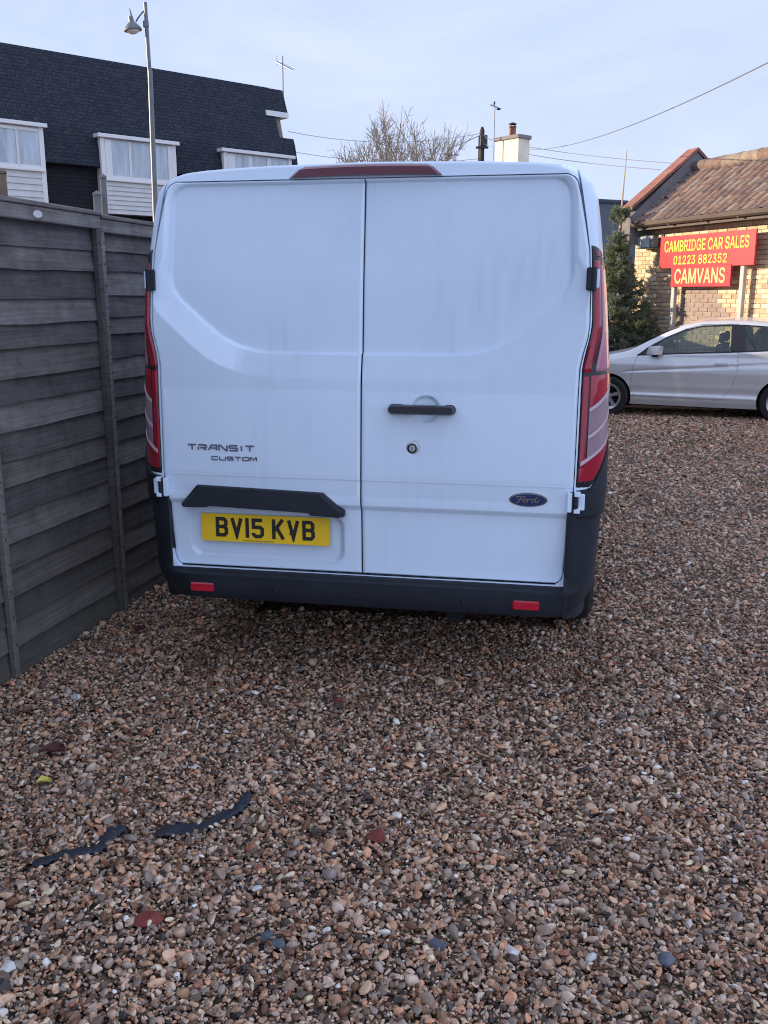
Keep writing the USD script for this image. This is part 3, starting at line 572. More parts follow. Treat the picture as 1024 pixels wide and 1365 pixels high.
# high brake light in the roof edge, following the curve of the header
u = np.linspace(-1, 1, 41); zb, zt = 1.964, 2.004
Pb = []
for k, z in enumerate(np.linspace(zb, zt, 8)):
    hw = np.interp(z, [zb, zt], [.282, .238]); yy = prof(z) - .010 + .018 * sstep(1.992, 2.004, z) - .003 * (1 - u ** 2) + .012 * (np.abs(u) > .985)
    Pb.append(np.stack([u * hw, yy, np.full(41, z + .010 * (1 - u ** 2) * .5)], 1))
Pb = np.array(Pb); Bb = Pb.copy(); Bb[..., 1] = prof(Bb[..., 2]) + .03
bl = obj('high_brake_light', slab(Pb, Bb), 'dark_red_lens', van, 30)
# bumper
zr_ = np.array([(.362, -.03), (.365, .010), (.380, .030), (.415, .040), (.455, .042), (.470, .040), (.474, .026), (.476, .012), (.484, .006), (.490, -.03)])
zc_ = np.array([(.352, -.10), (.354, -.078), (.372, -.055), (.41, -.026), (.455, -.006), (.475, -.002), (.52, .000), (.775, .0135), (.788, .009), (.790, -.03)])
dd = np.concatenate([[0], np.geomspace(.002, .62, 34)]); wq = (secw(.6) * plan_k(dd) - (secw(.6) - .770) * ins(dd))
cor = np.stack([wq, dd], 1); rear = np.stack([np.linspace(0, .768, 26), np.zeros(26)], 1); path = np.vstack([rear, cor]); path = np.vstack([(path * (-1, 1))[:0:-1], path])
tg = np.gradient(path, axis=0); tg /= np.linalg.norm(tg, axis=1, keepdims=True); nn = np.stack([tg[:, 1], -tg[:, 0]], 1)
wt = (np.abs(path[:, 0]) >= .769).astype(float); rows = []
arc_ = np.concatenate([[0], np.cumsum(np.hypot(*np.diff(cor, axis=0).T))])
for p, q, w in zip(path, nn, wt):
    pr = zr_ * (1 - w) + zc_ * w; at_ = float(np.interp(p[1], cor[:, 1], arc_)); ztp = float(np.interp(at_, [0, .048, .056, .115, .185, .21, .24, .27], [.79, .79, .79, .79, .79, .79, .79, .79]))
    wl_ = float(sstep(.69, .82, abs(p[0]))) if p[1] < 1e-6 else 1.0
    pr = pr.copy(); pr[:6] = zr_[:6] * (1 - wl_) + (zc_[:6] + (0, .022 * max(0, 1 - at_ / .10))) * wl_
    if w > .5: pr = pr.copy(); pr[7:, 0] += ztp - .79; pr[6, 0] += .2 * (ztp - .79)
    pr = pr * 1.0; up = .045 * sstep(.02, .4, p[1]); bow = .006 * (1 - min(abs(p[0]) / .77, 1) ** 2)
    zz_ = pr[:, 0] + up * np.clip(1 - (pr[:, 0] - .33) / .2, 0, 1) + .004 * (1 - w)
    rows.append(np.stack([p[0] + q[0] * (pr[:, 1] + bow), p[1] + q[1] * (pr[:, 1] + bow), zz_], 1))
R_ = np.array(rows)
inner = R_.copy(); c_ = path[:, None, :] - nn[:, None, :] * .035; inner[..., :2] = c_
bm = slab(R_, inner); bm.fix_normals()
bump_ = obj('bumper', bm, 'black_plastic', van, 28)
CT_HI = lambda z: interp(z, [(.752, .30), (.93, .272), (1.03, .245)])
CT_LO = lambda z: np.maximum(interp(z, [(.752, .0), (.860, .0), (.8605, .050), (.93, .110), (1.0, .180), (1.03, .225)]) + .004, dedge(z))
for s in (-1, 1):
    obj('corner_trim', corner_patch(s, (.752, 1.03), CT_LO, CT_HI, .015, .02, 60, 24), 'black_plastic', bump_, 40)
for s in (-1, 1):
    obj('reflector', bx(*sorted((s * .585, s * .683)), -.049, -.030, .404, .440, .005), 'reflector_red', bump_)
for x in (-.33, -.02, .22, .40):
    obj('parking_sensor', moved(lathe([(0, 0), (.011, 0), (.010, .003), (0, .004)], 'z', 16), frame_mat((x, -.046, .42), (1, 0, 0), (0, 0, 1), (0, -1, 0))), 'black_gloss', bump_)

# ------------------------------------------------------------------ overlap fence panels (local: x along the fence away from the camera, y towards the yard, z up)
FROT = FANG
def fence_panel(k, label):
    o = FQ + FD * PANEL * k; mid = o + FD * PANEL / 2
    t = thing('fence_panel', label, 'fence panel', (o[0], o[1], float(gz(mid[1])) - (0 if k < 1 else .0)), FROT, 'timber fence panels beside the van')
    r = np.random.default_rng(40 + k); Hh = TOPZ
    # FN points to the yard: local y = rotate(x) by +90 points away from FN, so boards face -y
    z = Hh - .055; lows = []
    if k == -1: hs = [.105, .092, .118, .098, .092, .120, .100, .110, .112, .104, .118, .110, .106, .114, .108, .108]
    elif k == 0: hs = [.088, .092, .108, .098, .085, .112, .102, .085, .112, .105, .118, .112, .108, .112, .106, .112, .1]
    else: hs = list(r.uniform(.09, .118, 18))
    hs = hs + [.112, .108, .11, .105]
    for j, h in enumerate(hs):
        z1 = z + .022; z0 = z - h; z -= h
        if z0 < .004: z0 = .004
        if z1 - z0 < .03: continue
        n = 30; xx = np.linspace(.004, PANEL - .004, n); wob = .007 * (meshkit.fbm(np.stack([xx * 3.2, np.full(n, j * 3.7), np.full(n, k * 9.1)], -1), 3, 2) - .5) * 2
        tilt = r.normal(0, .0025) * (xx - PANEL / 2)
        warp = .005 * (meshkit.fbm(np.stack([xx * 1.4, np.full(n, j * 1.3), np.full(n, k * 2.1)], -1), 2, 8) - .5)
        lo = z0 + wob + tilt; hi = np.full(n, z1) + tilt
        # cross-section: thin at the top (behind the board above), thick at the lower edge
        yb, yt = -.019, -.004
        ring = np.stack([np.stack([xx, np.full(n, yb) + warp, lo], -1), np.stack([xx, np.full(n, yb + .009) + warp, lo - .001], -1), np.stack([xx, np.full(n, yt + .004) + warp, hi], -1), np.stack([xx, np.full(n, yt) + warp, hi], -1)], 1)
        f = []
        for i in range(n - 1):
            for q in range(4): a_, b_ = i * 4 + q, i * 4 + (q + 1) % 4; f += [[a_, b_, b_ + 4], [a_, b_ + 4, a_ + 4]]
        f += [[0, 2, 1], [0, 3, 2], [4 * n - 4, 4 * n - 3, 4 * n - 2], [4 * n - 4, 4 * n - 2, 4 * n - 1]]
        b = trimesh.Trimesh(ring.reshape(-1, 3), f, process=False)
        if b.volume < 0: b.faces = b.faces[:, ::-1]
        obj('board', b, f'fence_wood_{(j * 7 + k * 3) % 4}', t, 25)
    if k in (-1, 0):
        for zz_ in np.cumsum(hs[:17]):
            for xx_ in (.019, PANEL / 2, PANEL - .022):
                if Hh - .05 - zz_ > .06: obj('nail', trimesh.creation.cylinder(.0042, .003, sections=7, transform=frame_mat((xx_ + r.normal(0, .004), -.0478, Hh - .02 - zz_ + r.normal(0, .008)), (1, 0, 0), (0, 0, 1), (0, -1, 0))), 'rust', t)
    for x0, w in ((.0, .032), (PANEL / 2 - .016, .032), (PANEL - .036, .032)):
        obj('batten', bx(x0 + .001, x0 + w, -.047, -.0195, .02, Hh - .058, .003), f'fence_wood_{(int(x0 * 10) + 2) % 4}', t)
    obj('top_rail', bx(.001, PANEL - .001, -.050, .012, Hh - .062, Hh - .004, .004), 'fence_wood_2', t)
    obj('capping', bx(.0, PANEL, -.058, .028, Hh - .003, Hh + .016, .004), 'fence_wood_0', t)
    obj('bottom_rail', bx(.04, PANEL - .044, -.004, .028, .03, .075, .003), 'fence_wood_3', t)
    return t
p_near = fence_panel(-1, 'weathered overlap fence panel nearest the camera, at the left edge of the photo')
fence_panel(0, 'weathered overlap fence panel between the nearest panel and the van, darker towards its foot')
fp = fence_panel(1, 'weathered overlap fence panel hidden behind the rear corner of the white van')
fence_panel(-2, 'weathered overlap fence panel beside the camera, just outside the photo on the left')
for k in range(2, 13):
    o = FQ + FD * PANEL * k
    copy_of(fp, (o[0], o[1], float(gz((o + FD * PANEL / 2)[1]))), FROT, 'weathered overlap fence panel continuing the line of fence beyond the white van')
# white smear on the rail of the nearest panel
sm = onplane(50, 281, FA - FN * -.052, FN)
lx = float(np.dot(sm - (FQ - FD * PANEL), FD))
e_ = ell(.030, .016, 28) * (1 + .07 * np.sin(np.arange(28) * .45 + 1)[:, None])
obj('paint_mark', moved(extr(Polygon(e_), .0015), frame_mat((lx, -.0505, TOPZ - .034), (1, 0, 0), (0, 0, 1), (0, -1, 0))), 'white_board', p_near)

# ------------------------------------------------------------------ things lying on the gravel
def on_ground(px, py):
    q = onplane(px, py, (0, 0, 0), (0, 0, 1)); return np.array([q[0], q[1], float(gz(q[1]) + bump_z(q[0], q[1]))])
def pebble(seed, a, b, c, angular=False):
    r = np.random.default_rng(seed); p = r.normal(size=(26 if not angular else 14, 3)); p /= np.linalg.norm(p, axis=1, keepdims=True); p *= (a, b, c) * r.uniform(.85, 1.1, (len(p), 1)); h = trimesh.convex.convex_hull(p)
    v, f = trimesh.remesh.subdivide(h.vertices, h.faces); h = trimesh.Trimesh(v, f)
    if not angular: trimesh.smoothing.filter_laplacian(h, .5, iterations=3)
    return h
def lying(name, label, ct, px, py, mesh, mat, rz, up, group=None):
    q = on_ground(px, py); T = trimesh.transformations.rotation_matrix(rz, [0, 0, 1]); T[:3, 3] = q + (0, 0, up)
    return tag(obj(name, moved(mesh, T), mat, None, 35), label, ct, group)
lying('brick_fragment', 'red broken brick fragment lying in the left foreground gravel', 'brick fragment', 199, 1236, pebble(1, .038, .030, .014, True), 'brick_red', .4, .020)
lying('brick_fragment', 'dull red flat tile fragment in the gravel near the middle of the foreground', 'brick fragment', 503, 1121, pebble(2, .042, .034, .012, True), 'brick_red', 1.1, .022)
for k, (px, py, a, mt, lb) in enumerate([(583, 1270, .027, 'flint_grey', 'dark grey angular stone among brown gravel in the lower middle foreground'), (887, 1293, .026, 'flint_grey', 'dark grey angular stone among the gravel in the lower right foreground'), (103, 936, .026, 'flint_white', 'pale flat stone lying near the foot of the fence'),
        (788, 1277, .018, 'flint_white', 'small white rounded stone in the right foreground'), (684, 1273, .024, 'flint_white', 'cream white flint left of the small white stone in the right foreground'), (343, 1193, .017, 'flint_white', 'white flint chip below the torn black membrane strip'), (10, 1306, .028, 'flint_white', 'white broken flint at the bottom left corner of the yard'),
        (372, 1267, .020, 'flint_grey', 'blue grey pebble right of the red brick fragment'), (355, 1258, .022, 'flint_grey', 'grey blue oval pebble just above another near the red brick fragment'), (540, 862, .030, 'flint_pink', 'larger pinkish brown stone below the rear bumper of the van'), (450, 942, .024, 'brick_red', 'dark red stone on the gravel behind the van'), (725, 1130, .02, 'flint_pink', 'pinkish stone in the middle of the right foreground gravel'),
        (258, 1030, .018, 'flint_white', 'small white stone above the torn black membrane strip'), (440, 1172, .026, 'flint_pink', 'large pale pink stone below the red tile fragment')]):
    lying('loose_stone', lb, 'stone', px, py, pebble(20 + k, a, a * .78, a * .5, k % 2 == 0), mt, k * 1.3, a * .38 + .012)
def leaf(L, Wd, curl, seed):
    u = np.linspace(0, 1, 12)[:, None]; w = np.linspace(-1, 1, 9)[None]; r = np.random.default_rng(seed)
    hw = Wd * np.sin(PI * np.clip(u, .02, .98)) ** .8 * (1 + .12 * np.sin(u * 17)); x = (u - .5) * L + 0 * w; y = hw * w; z = curl * (w ** 2) * (.4 + u) + .006 * np.sin(u * 5) + .003 * meshkit.noise(np.stack([x * 60, y * 60, 0 * x], -1), seed)
    P = np.stack([x, y, z], -1); return slab(P, P - (0, 0, .0008))
lying('fallen_leaf', 'dark red fallen leaf lying on the gravel near the left edge', 'leaf', 70, 1008, leaf(.085, .03, .016, 3), 'leaf_red', .3, .026)
lying('fallen_leaf', 'small yellow fallen leaf below the dark red leaf', 'leaf', 59, 1046, leaf(.045, .017, .01, 4), 'leaf_yellow', .5, .026)
lying('fallen_leaf', 'dark red brown leaf by the fence foot left of the van bumper', 'leaf', 186, 846, leaf(.08, .03, .014, 5), 'leaf_red', 1.4, .026)
def strip(name, label, pts, seed):
    c = curve([on_ground(*p) for p, w in pts], 10); w = curve([(w, 0) for p, w in pts], 10)[:, 0]; n = len(c)
    w = w * (1 + .35 * (meshkit.fbm(np.stack([np.arange(n) * .33, np.zeros(n), np.zeros(n)], -1), 3, seed) - .5) * 2); w[0] *= .3; w[-1] *= .3
    t = np.gradient(c, axis=0); t /= np.linalg.norm(t[:, :2], axis=1, keepdims=True); nrm = np.stack([-t[:, 1], t[:, 0], 0 * t[:, 0]], 1); u = np.linspace(-1, 1, 9)
    jag = 1 + .55 * (meshkit.fbm(np.stack([np.repeat(np.arange(n)[:, None] * .9, 9, 1), np.repeat(np.sign(u)[None] * 7.7, n, 0), np.zeros((n, 9))], -1), 2, seed + 1) - .5) * 2
    P = c[:, None] + nrm[:, None] * (w[:, None, None] * u[None, :, None] * jag[..., None]); P[..., 2] += .011 + .012 * meshkit.fbm(P * 30, 3, seed) - .004 * (u[None] ** 4)
    tag(obj(name, slab(P, P - (0, 0, .003)), 'membrane', None, 40), label, 'membrane')
for lb_s, sd_, pts_ in STRIPS: strip('membrane_strip', lb_s, pts_, sd_)
for k, (px, py, s_, lb) in enumerate([(915, 592, .20, 'small patch of moss on the gravel in front of the silver car'), (1012, 648, .16, 'small patch of moss on the gravel at the right edge of the yard')]):
    q = at(px, py, 5); v = ray(px, py); lo_, hi_ = 3.0, 30.0
    for _ in range(50):
        m_ = (lo_ + hi_) / 2; z_ = EYE + v[2] / v[1] * m_
        if z_ > gz(m_): lo_ = m_
        else: hi_ = m_
    q = np.array([v[0] / v[1] * m_, m_, float(gz(m_))]); r = np.random.default_rng(60 + k); bl_ = []
    for _ in range(170):
        a_ = r.uniform(0, 2 * PI); d_ = s_ * abs(r.normal(0, .6)); p_ = q + (d_ * math.cos(a_), d_ * math.sin(a_), 0); e1 = r.normal(0, .012, 3); e1[2] = abs(e1[2]) + .012; e2 = r.normal(0, .008, 3)
        bl_.append(trimesh.Trimesh([p_ - e2, p_ + e2, p_ + e1 * r.uniform(.6, 1.6)], [[0, 1, 2]], process=False))
    tag(obj('moss_patch', cat(bl_), 'moss'), lb, 'moss', kind='stuff')

# ------------------------------------------------------------------ terraced house behind the fence
HU = np.array([math.sin(math.radians(48.8)), math.cos(math.radians(48.8)), 0]); HN = np.array([HU[1], -HU[0], 0])     # HU away to the right along the front, HN towards the camera
HP = at(392, 214, 36.0)                                                                                               # foot of the verge at the right-hand end: eaves line
HE = np.array([HP[0], HP[1], 0])
def house_pt(px, py, off=0.0):
    """(along the front, height) of a photo pixel on the plane OFF metres in front of the eaves line"""
    q = onplane(px, py, HE + HN * off, HN); return float(np.dot(q - HE, HU)), float(q[2])
def hw(s, o, z): return HE + HU * s + HN * o + np.array([0, 0, z])
HT = frame_mat(HE, HU, -HN, np.array([0, 0, 1.0]))       # local: x along, y into the house, z up
hrz = math.atan2(HU[1], HU[0])
house = thing('terraced_house', 'dark slate roofed terraced house with white dormer bays behind the fence', 'house', HE, hrz)
z_e = house_pt(235, 187)[1]                                                                    # eaves height
z_r, back = None, None
for b_ in np.linspace(.35, 3.0, 400):                                                          # ridge plane set back b_, pitch about 60 degrees
    z_ = house_pt(300, 107, -b_)[1]
    if abs((z_ - z_e) / b_ - math.tan(math.radians(70))) < .06: z_r, back = z_, b_; break
if z_r is None: z_r, back = z_e + 2.7, 1.6
HL = -14.2; DEEP = 7.5; zg = -1.2
M['slate_roof'] = usdkit.material(stage, '/World/Looks/slate_roof', {
    'tc': ('texture_coordinate', {}), 'mp': ('mapping', {'rotation': (0, 0, 0)}), 'sep': ('separate_xyz', {}), 'cx': ('combine_xyz', {}),
    'br': ('brick_texture', {'scale': 1.0, 'brick_width': .2, 'row_height': .11, 'mortar_size': .006, 'color1': (0.020, 0.026, 0.040), 'color2': (0.032, 0.038, 0.054), 'mortar': (0.010, 0.012, 0.016)}),
    'n': ('noise_texture', {'scale': 16.0, 'detail': 5.0, 'roughness': 0.75}), 'r': ('rgb_ramp', {'ramp': [(0.55, (0, 0, 0)), (0.66, (1, 1, 1))]}), 'n2': ('noise_texture', {'scale': 1.1, 'detail': 4.0}),
    'r2': ('rgb_ramp', {'ramp': [(0.3, (0.35,) * 3), (0.6, (0.95,) * 3)]}), 'mm': ('math', {'math_type': 'multiply'}), 'mx': ('mix', {'color2': (0.11, 0.11, 0.09)}),
    'b': ('bump', {'distance': 0.012}), 'p': ('principled_bsdf', {'roughness': 0.8, 'specular_ior_level': 0.2})},
    [('tc.object', 'sep.vector'), ('sep.x', 'cx.x'), ('sep.z', 'cx.y'), ('cx.vector', 'br.vector'), ('tc.object', 'n.vector'), ('n.fac', 'r.fac'), ('tc.object', 'n2.vector'), ('n2.fac', 'r2.fac'),
     ('r.color', 'mm.value1'), ('r2.color', 'mm.value2'), ('mm.value', 'mx.fac'), ('br.color', 'mx.color1'), ('mx.color', 'p.base_color'), ('br.fac', 'b.height'), ('b.normal', 'p.normal')], surface='p.BSDF')
M['tile_hung'] = usdkit.material(stage, '/World/Looks/tile_hung', {
    'tc': ('texture_coordinate', {}), 'sep': ('separate_xyz', {}), 'cx': ('combine_xyz', {}),
    'br': ('brick_texture', {'scale': 1.0, 'brick_width': .17, 'row_height': .12, 'mortar_size': .008, 'color1': (0.011, 0.012, 0.017), 'color2': (0.018, 0.019, 0.026), 'mortar': (0.006, 0.006, 0.008)}),
    'b': ('bump', {'distance': 0.015}), 'p': ('principled_bsdf', {'roughness': 0.75, 'specular_ior_level': 0.3})},
    [('tc.object', 'sep.vector'), ('sep.x', 'cx.x'), ('sep.z', 'cx.y'), ('cx.vector', 'br.vector'), ('br.color', 'p.base_color'), ('br.fac', 'b.height'), ('b.normal', 'p.normal')], surface='p.BSDF')
M['house_brick'] = usdkit.material(stage, '/World/Looks/house_brick', {
    'tc': ('texture_coordinate', {}), 'sep': ('separate_xyz', {}), 'ad': ('math', {'math_type': 'add'}), 'cx': ('combine_xyz', {}),
    'br': ('brick_texture', {'scale': 1.0, 'brick_width': .225, 'row_height': .075, 'mortar_size': .01, 'color1': (0.20, 0.12, 0.085), 'color2': (0.28, 0.18, 0.13), 'mortar': (0.32, 0.29, 0.25)}),
    'p': ('principled_bsdf', {'roughness': 0.9})},
    [('tc.object', 'sep.vector'), ('sep.x', 'ad.value1'), ('sep.y', 'ad.value2'), ('ad.value', 'cx.x'), ('sep.z', 'cx.y'), ('cx.vector', 'br.vector'), ('br.color', 'p.base_color')], surface='p.BSDF')
def prism_x(poly, x0, x1):
    """polygon in (y, z) extruded along x"""
    m = extr(poly, x1 - x0); v = np.array(m.vertices); m = trimesh.Trimesh(np.stack([x0 + v[:, 2], v[:, 0], v[:, 1]], 1), m.faces, process=False); m.fix_normals(); return m
s_end = 0.16
obj('wall', bx(HL, s_end - .75, .12, DEEP, zg, z_e - .02), 'tile_hung', house)
obj('gable_wall', prism_x(Polygon([(.25, zg), (.25, z_e), (back, z_r - .12), (DEEP - back, z_r - .12), (DEEP, z_e), (DEEP, zg)]), s_end - .749, s_end - .33), 'house_brick', house)
slope = lambda y: z_e + (z_r - z_e) * (y / back)
fl = -.38
rf = obj('roof', prism_x(Polygon([(fl * .55, slope(fl)), (0, slope(0) + .03), (back, z_r), (back + .35, z_r + .06), (DEEP - back, z_r - .05), (DEEP + .3, z_e - .3), (DEEP + .2, z_e - .35), (DEEP - back, z_r - .2), (back + .05, z_r - .17), (.1, z_e - .12), (fl * .3, slope(fl) - .04)]), HL, s_end - .62), 'slate_roof', house)
# the verge steps out at the top and at the foot of the slope
yk = back * .66
obj('upper_verge', prism_x(Polygon([(yk - .02, slope(yk) - .04), (back, z_r - .012), (back + .4, z_r + .03), (back + .4, z_r - .1), (yk + .1, slope(yk) - .10)]), s_end - .619, s_end - .02), 'slate_roof', rf)
obj('verge_box', bx(s_end - 1.02, s_end - .06, yk - .13, yk + .8, slope(yk) - .235, slope(yk) - .06), 'white_frame', house)
obj('lower_verge', prism_x(Polygon([(fl * .5, slope(fl) + .01), (.10, slope(.10) + .02), (.2, slope(.2) - .01), (.35, slope(.2) - .3), (.1, slope(fl))]), s_end - .619, s_end - .02), 'slate_roof', rf)
def bay(px0, px1, pyt0, pyt1, wins, wy, clad_to, nclad, out=.30):
    s0, zt = house_pt(px0, pyt0, out); s1, _ = house_pt(px1, pyt1, out); zt = (zt + _) / 2; y = -out
    z1 = house_pt(*wy[0], out)[1]; z0 = house_pt(*wy[1], out)[1]; zb = house_pt(*clad_to, out)[1]
    b = obj('dormer_bay', bx(s0 + .03, s1 - .03, y + .045, .5, zb, zt - .06), 'white_board', house)
    obj('bay_roof', bx(s0 - .10, s1 + .10, y - .10, .45, zt - .05, zt + .06, .01), 'white_frame', b)
    obj('corner_board', bx(s0, s0 + .14, y, y + .12, zb, zt - .052), 'white_frame', b); obj('corner_board', bx(s1 - .14, s1, y, y + .12, zb, zt - .052), 'white_frame', b)
    h = (z0 - zb) / nclad
    for k in range(nclad):
        zz = zb + k * h; c = prism_x(Polygon([(y + .044, zz), (y + .002, zz), (y + .03, zz + h - .004), (y + .044, zz + h - .004)]), s0 + .142, s1 - .142); obj('cladding_board', c, 'white_board', b)
    obj('sill', bx(s0 + .05, s1 - .05, y - .06, y + .04, z0 - .001, z0 + .07, .01), 'white_frame', b)
    xs_ = [house_pt(a, wy[0][1], out)[0] for w in wins for a in w]; xa, xb = s0 + .143, s1 - .143
    for k in range(len(wins)):
        wa, wb = xs_[2 * k], xs_[2 * k + 1]; l = xa if k == 0 else (xs_[2 * k - 1] + wa) / 2; r_ = xb if k == len(wins) - 1 else (wb + xs_[2 * k + 2]) / 2
        zt_ = zt - .10; fr = Polygon([(l + .003, z0 + .075), (r_ - .003, z0 + .075), (r_ - .003, zt_), (l + .003, zt_)]); hole = Polygon([(wa, z0 + .17), (wb, z0 + .17), (wb, z1), (wa, z1)])
        w_ = obj('window', xz_extr(fr.difference(hole), y - .005, y + .04), 'white_frame', house)
        obj('pane', xz_extr(hole.buffer(.004), y + .02, y + .03), 'house_pane', w_)
bay(-40, 57, 156, 168, [(-32, -12), (-6, 20), (23, 51)], ((20, 172), (20, 226)), (57, 272), 5)
bay(133, 234, 181, 191, [(148, 171), (174, 199), (206, 223)], ((170, 189), (170, 243)), (140, 284), 7)
bay(298, 389, 200, 210, [(313, 331), (336, 356), (361, 384)], ((340, 208), (340, 262)), (330, 300), 7)
tv = thing('television_aerial', 'thin television aerial on the end of the slate roofed terrace', 'aerial', house_pt and onplane(377.5, 118, HE - HN * (back + .25), HN) * (1, 1, 0) + np.array([0, 0, z_r - .5]), hrz)
za = onplane(379, 72, HE - HN * back, HN)[2] - z_r + .5
obj('mast', tube([(0, 0, 0), (0, 0, za)], .025, 8), 'galvanised', tv)
obj('boom', tube([(-.25, 0, za - .22), (.5, .05, za - .40)], .014, 6), 'galvanised', tv)
for k in range(9):
    x = -.2 + k * .085; zc = za - .232 - .24 * (x + .25); obj('element', tube([(x, -.16 + k * .006, zc), (x, .16 - k * .006, zc)], .006, 5), 'galvanised', tv)
obj('reflector', tube([(-.25, 0, za - .36), (-.25, 0, za - .02)], .012, 5), 'galvanised', tv)

# ------------------------------------------------------------------ lamp post behind the fence
LY = 15.0
lt, lb_ = at(193.5, 3, LY), at(207.5, 292, LY)
lax = (lt - lb_) / np.linalg.norm(lt - lb_); foot = lb_ + lax * ((gz(LY) - lb_[2]) / lax[2])
lp = thing('lamp_post', 'tall slim grey lamp post with a small hanging lantern behind the fence', 'lamp post', foot)
loc = lambda p: np.asarray(p) - foot
obj('pole', tube([loc(foot), loc(lb_), loc(at(200, 95, LY)), loc(at(199, 90, LY)), loc(lt)], [.046, .042, .036, .030, .026], 14), 'lamp_grey', lp, 40)
obj('collar', tube([loc(at(194.8, 36, LY)), loc(at(194.3, 28, LY))], .042, 14), 'lamp_grey', lp, 40)
a0, a1 = loc(at(193.5, 14, LY)), loc(at(181, 29, LY))
obj('bracket', tube(curve([a0, (a0 * .6 + a1 * .4) + (0, 0, .02), a1], 8), .012, 8), 'lamp_grey', lp, 40)
hc = loc(at(177, 38, LY))
T = trimesh.transformations.rotation_matrix(math.radians(-8), [0, 1, 0]); T[:3, 3] = hc
hd_ = obj('lamp_head', moved(lathe([(0, .16), (.035, .16), (.04, .09), (.075, .06), (.125, .0), (.130, -.025), (.115, -.03), (.0, -.02)], 'z', 28), T), 'lamp_grey', lp, 30)
obj('lamp_bowl', moved(lathe([(0, -.075), (.05, -.065), (.09, -.04), (.10, -.028), (0, -.028)], 'z', 24), T), 'lamp_bulb', hd_, 40)
obj('stem', tube([hc + (-.01, 0, .12), hc + (-.015, 0, .20), hc + (-.03, 0, .27)], [.018, .012, .006], 8), 'lamp_grey', hd_, 40)

# ------------------------------------------------------------------ posts seen over the fence
for px0, px1, pt, Yp, lb in ((124, 134, 256, 8.5, 'shorter grey timber post standing behind the fence, left of the taller one'), (133, 141, 233, 8.6, 'taller grey timber post standing behind the fence below the middle dormer bay'), (-6, 7, 226, 7.5, 'brown timber post behind the fence at the left edge of the photo')):
    a_, b_ = at(px0, pt, Yp), at(px1, pt, Yp); w_ = (b_ - a_)[0] / 2; g_ = float(gz(Yp)); t = thing('timber_post', lb, 'post', ((a_ + b_)[0] / 2, Yp, g_), .3)
    obj('post', bx(-w_, w_, -w_, w_, 0, a_[2] - g_ - .03, .006), 'old_wood' if px0 > 0 else 'bark_brown', t)
    obj('post_cap', trimesh.convex.convex_hull([(sx * w_ * 1.12, sy * w_ * 1.12, a_[2] - g_ - .029) for sx in (-1, 1) for sy in (-1, 1)] + [(sx * w_ * 1.12, sy * w_ * 1.12, a_[2] - g_ - .012) for sx in (-1, 1) for sy in (-1, 1)] + [(0, 0, a_[2] - g_ + .015)]), 'old_wood' if px0 > 0 else 'bark_brown', t)

# ------------------------------------------------------------------ brick workshop on the right
WT = np.array([math.sin(math.radians(20.8)), -math.cos(math.radians(20.8)), 0]); WN = np.array([-WT[1] * -1, 0, 0]); WN = np.array([WT[1], -WT[0], 0])  # WT along the wall towards the camera, WN out of the wall
WP = at(860, 306, 18.0); WE = np.array([WP[0], WP[1], 0])
def wall_pt(px, py, off=0.0):
    q = onplane(px, py, WE + WN * off, WN); return float(np.dot(q - WE, WT)), float(q[2])
wrz = math.atan2(WT[1], WT[0])                     # local: x towards the camera, y into the yard?  z x x = left of WT
# left of WT (z cross WT) points away from the yard side: local +y goes into the building
shop = thing('brick_workshop', 'low sunlit yellow brick workshop with clay pantile roof behind the silver car', 'building', WE, wrz)
z_w = wall_pt(860, 306)[1] - .02; zgw = float(gz(18.0)) - .3; X0, X1 = -.25, 7.6
r = np.random.default_rng(77)
for k, c in enumerate([(0.45, 0.36, 0.235), (0.51, 0.42, 0.29), (0.41, 0.30, 0.195), (0.37, 0.24, 0.17), (0.54, 0.46, 0.34), (0.35, 0.28, 0.21)]):
    simple(f'brick_{k}', tuple(np.array(c) * (1.27, 1.22, 1.22)), 0.9, noise=(14, 0.22))
shade_a, shade_b = wall_pt(908, 384)[0], wall_pt(966, 384)[0]; shade_z = wall_pt(935, 386)[1]  # bounds of the conifer shadow painted as darker bricks below the sign
bl, bh, jt = .215, .065, .010; cells = []
for row in range(int((z_w - zgw) / (bh + jt)) + 1):
    z0 = zgw + row * (bh + jt); x = X0 - (0.0 if row % 2 else .1125)
    while x < X1 - .02:
        x0, x1 = max(x, X0), min(x + bl, X1)
        if x1 - x0 > .05: cells.append((x0, x1, z0))
        x += bl + jt
wl = obj('wall', bx(X0 + .004, X1 - .004, .014, .24, zgw, z_w), 'mortar', shop)
proj_ = lambda p: (lambda q: (512 + F_PX * q[0] / np.dot(q, _w), 682.5 + F_PX * np.dot(q, _d) / np.dot(q, _w)))(np.asarray(p) - CAM)
sc_, rest = [], {}
for i, (x0, x1, z0) in enumerate(cells):
    p = WE + WT * (x0 + x1) / 2 + np.array([0, 0, z0 + .03]); px, py = proj_(p); vis = 838 < px < 1030 and 286 < py < 440
    sc_.append((-(1e6 if vis else 0) + np.linalg.norm(p - CAM), i))
own = {i for _, i in sorted(sc_)[:300]}
for i, (x0, x1, z0) in enumerate(cells):
    o = r.uniform(0, .005); b = bx(x0, x1, -o, .0139, z0, z0 + bh, .004); xm = (x0 + x1) / 2; dark = shade_a + .1 * math.sin(z0 * 9) < xm < shade_b + .12 * math.sin(z0 * 7) and z0 < shade_z
    k = 'shadow_brick' if dark else f'brick_{r.choice(6, p=[.28, .25, .2, .07, .12, .08])}'
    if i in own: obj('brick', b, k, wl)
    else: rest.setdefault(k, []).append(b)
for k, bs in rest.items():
    tag(obj('far_bricks', cat(bs), k, wl), kind='stuff')
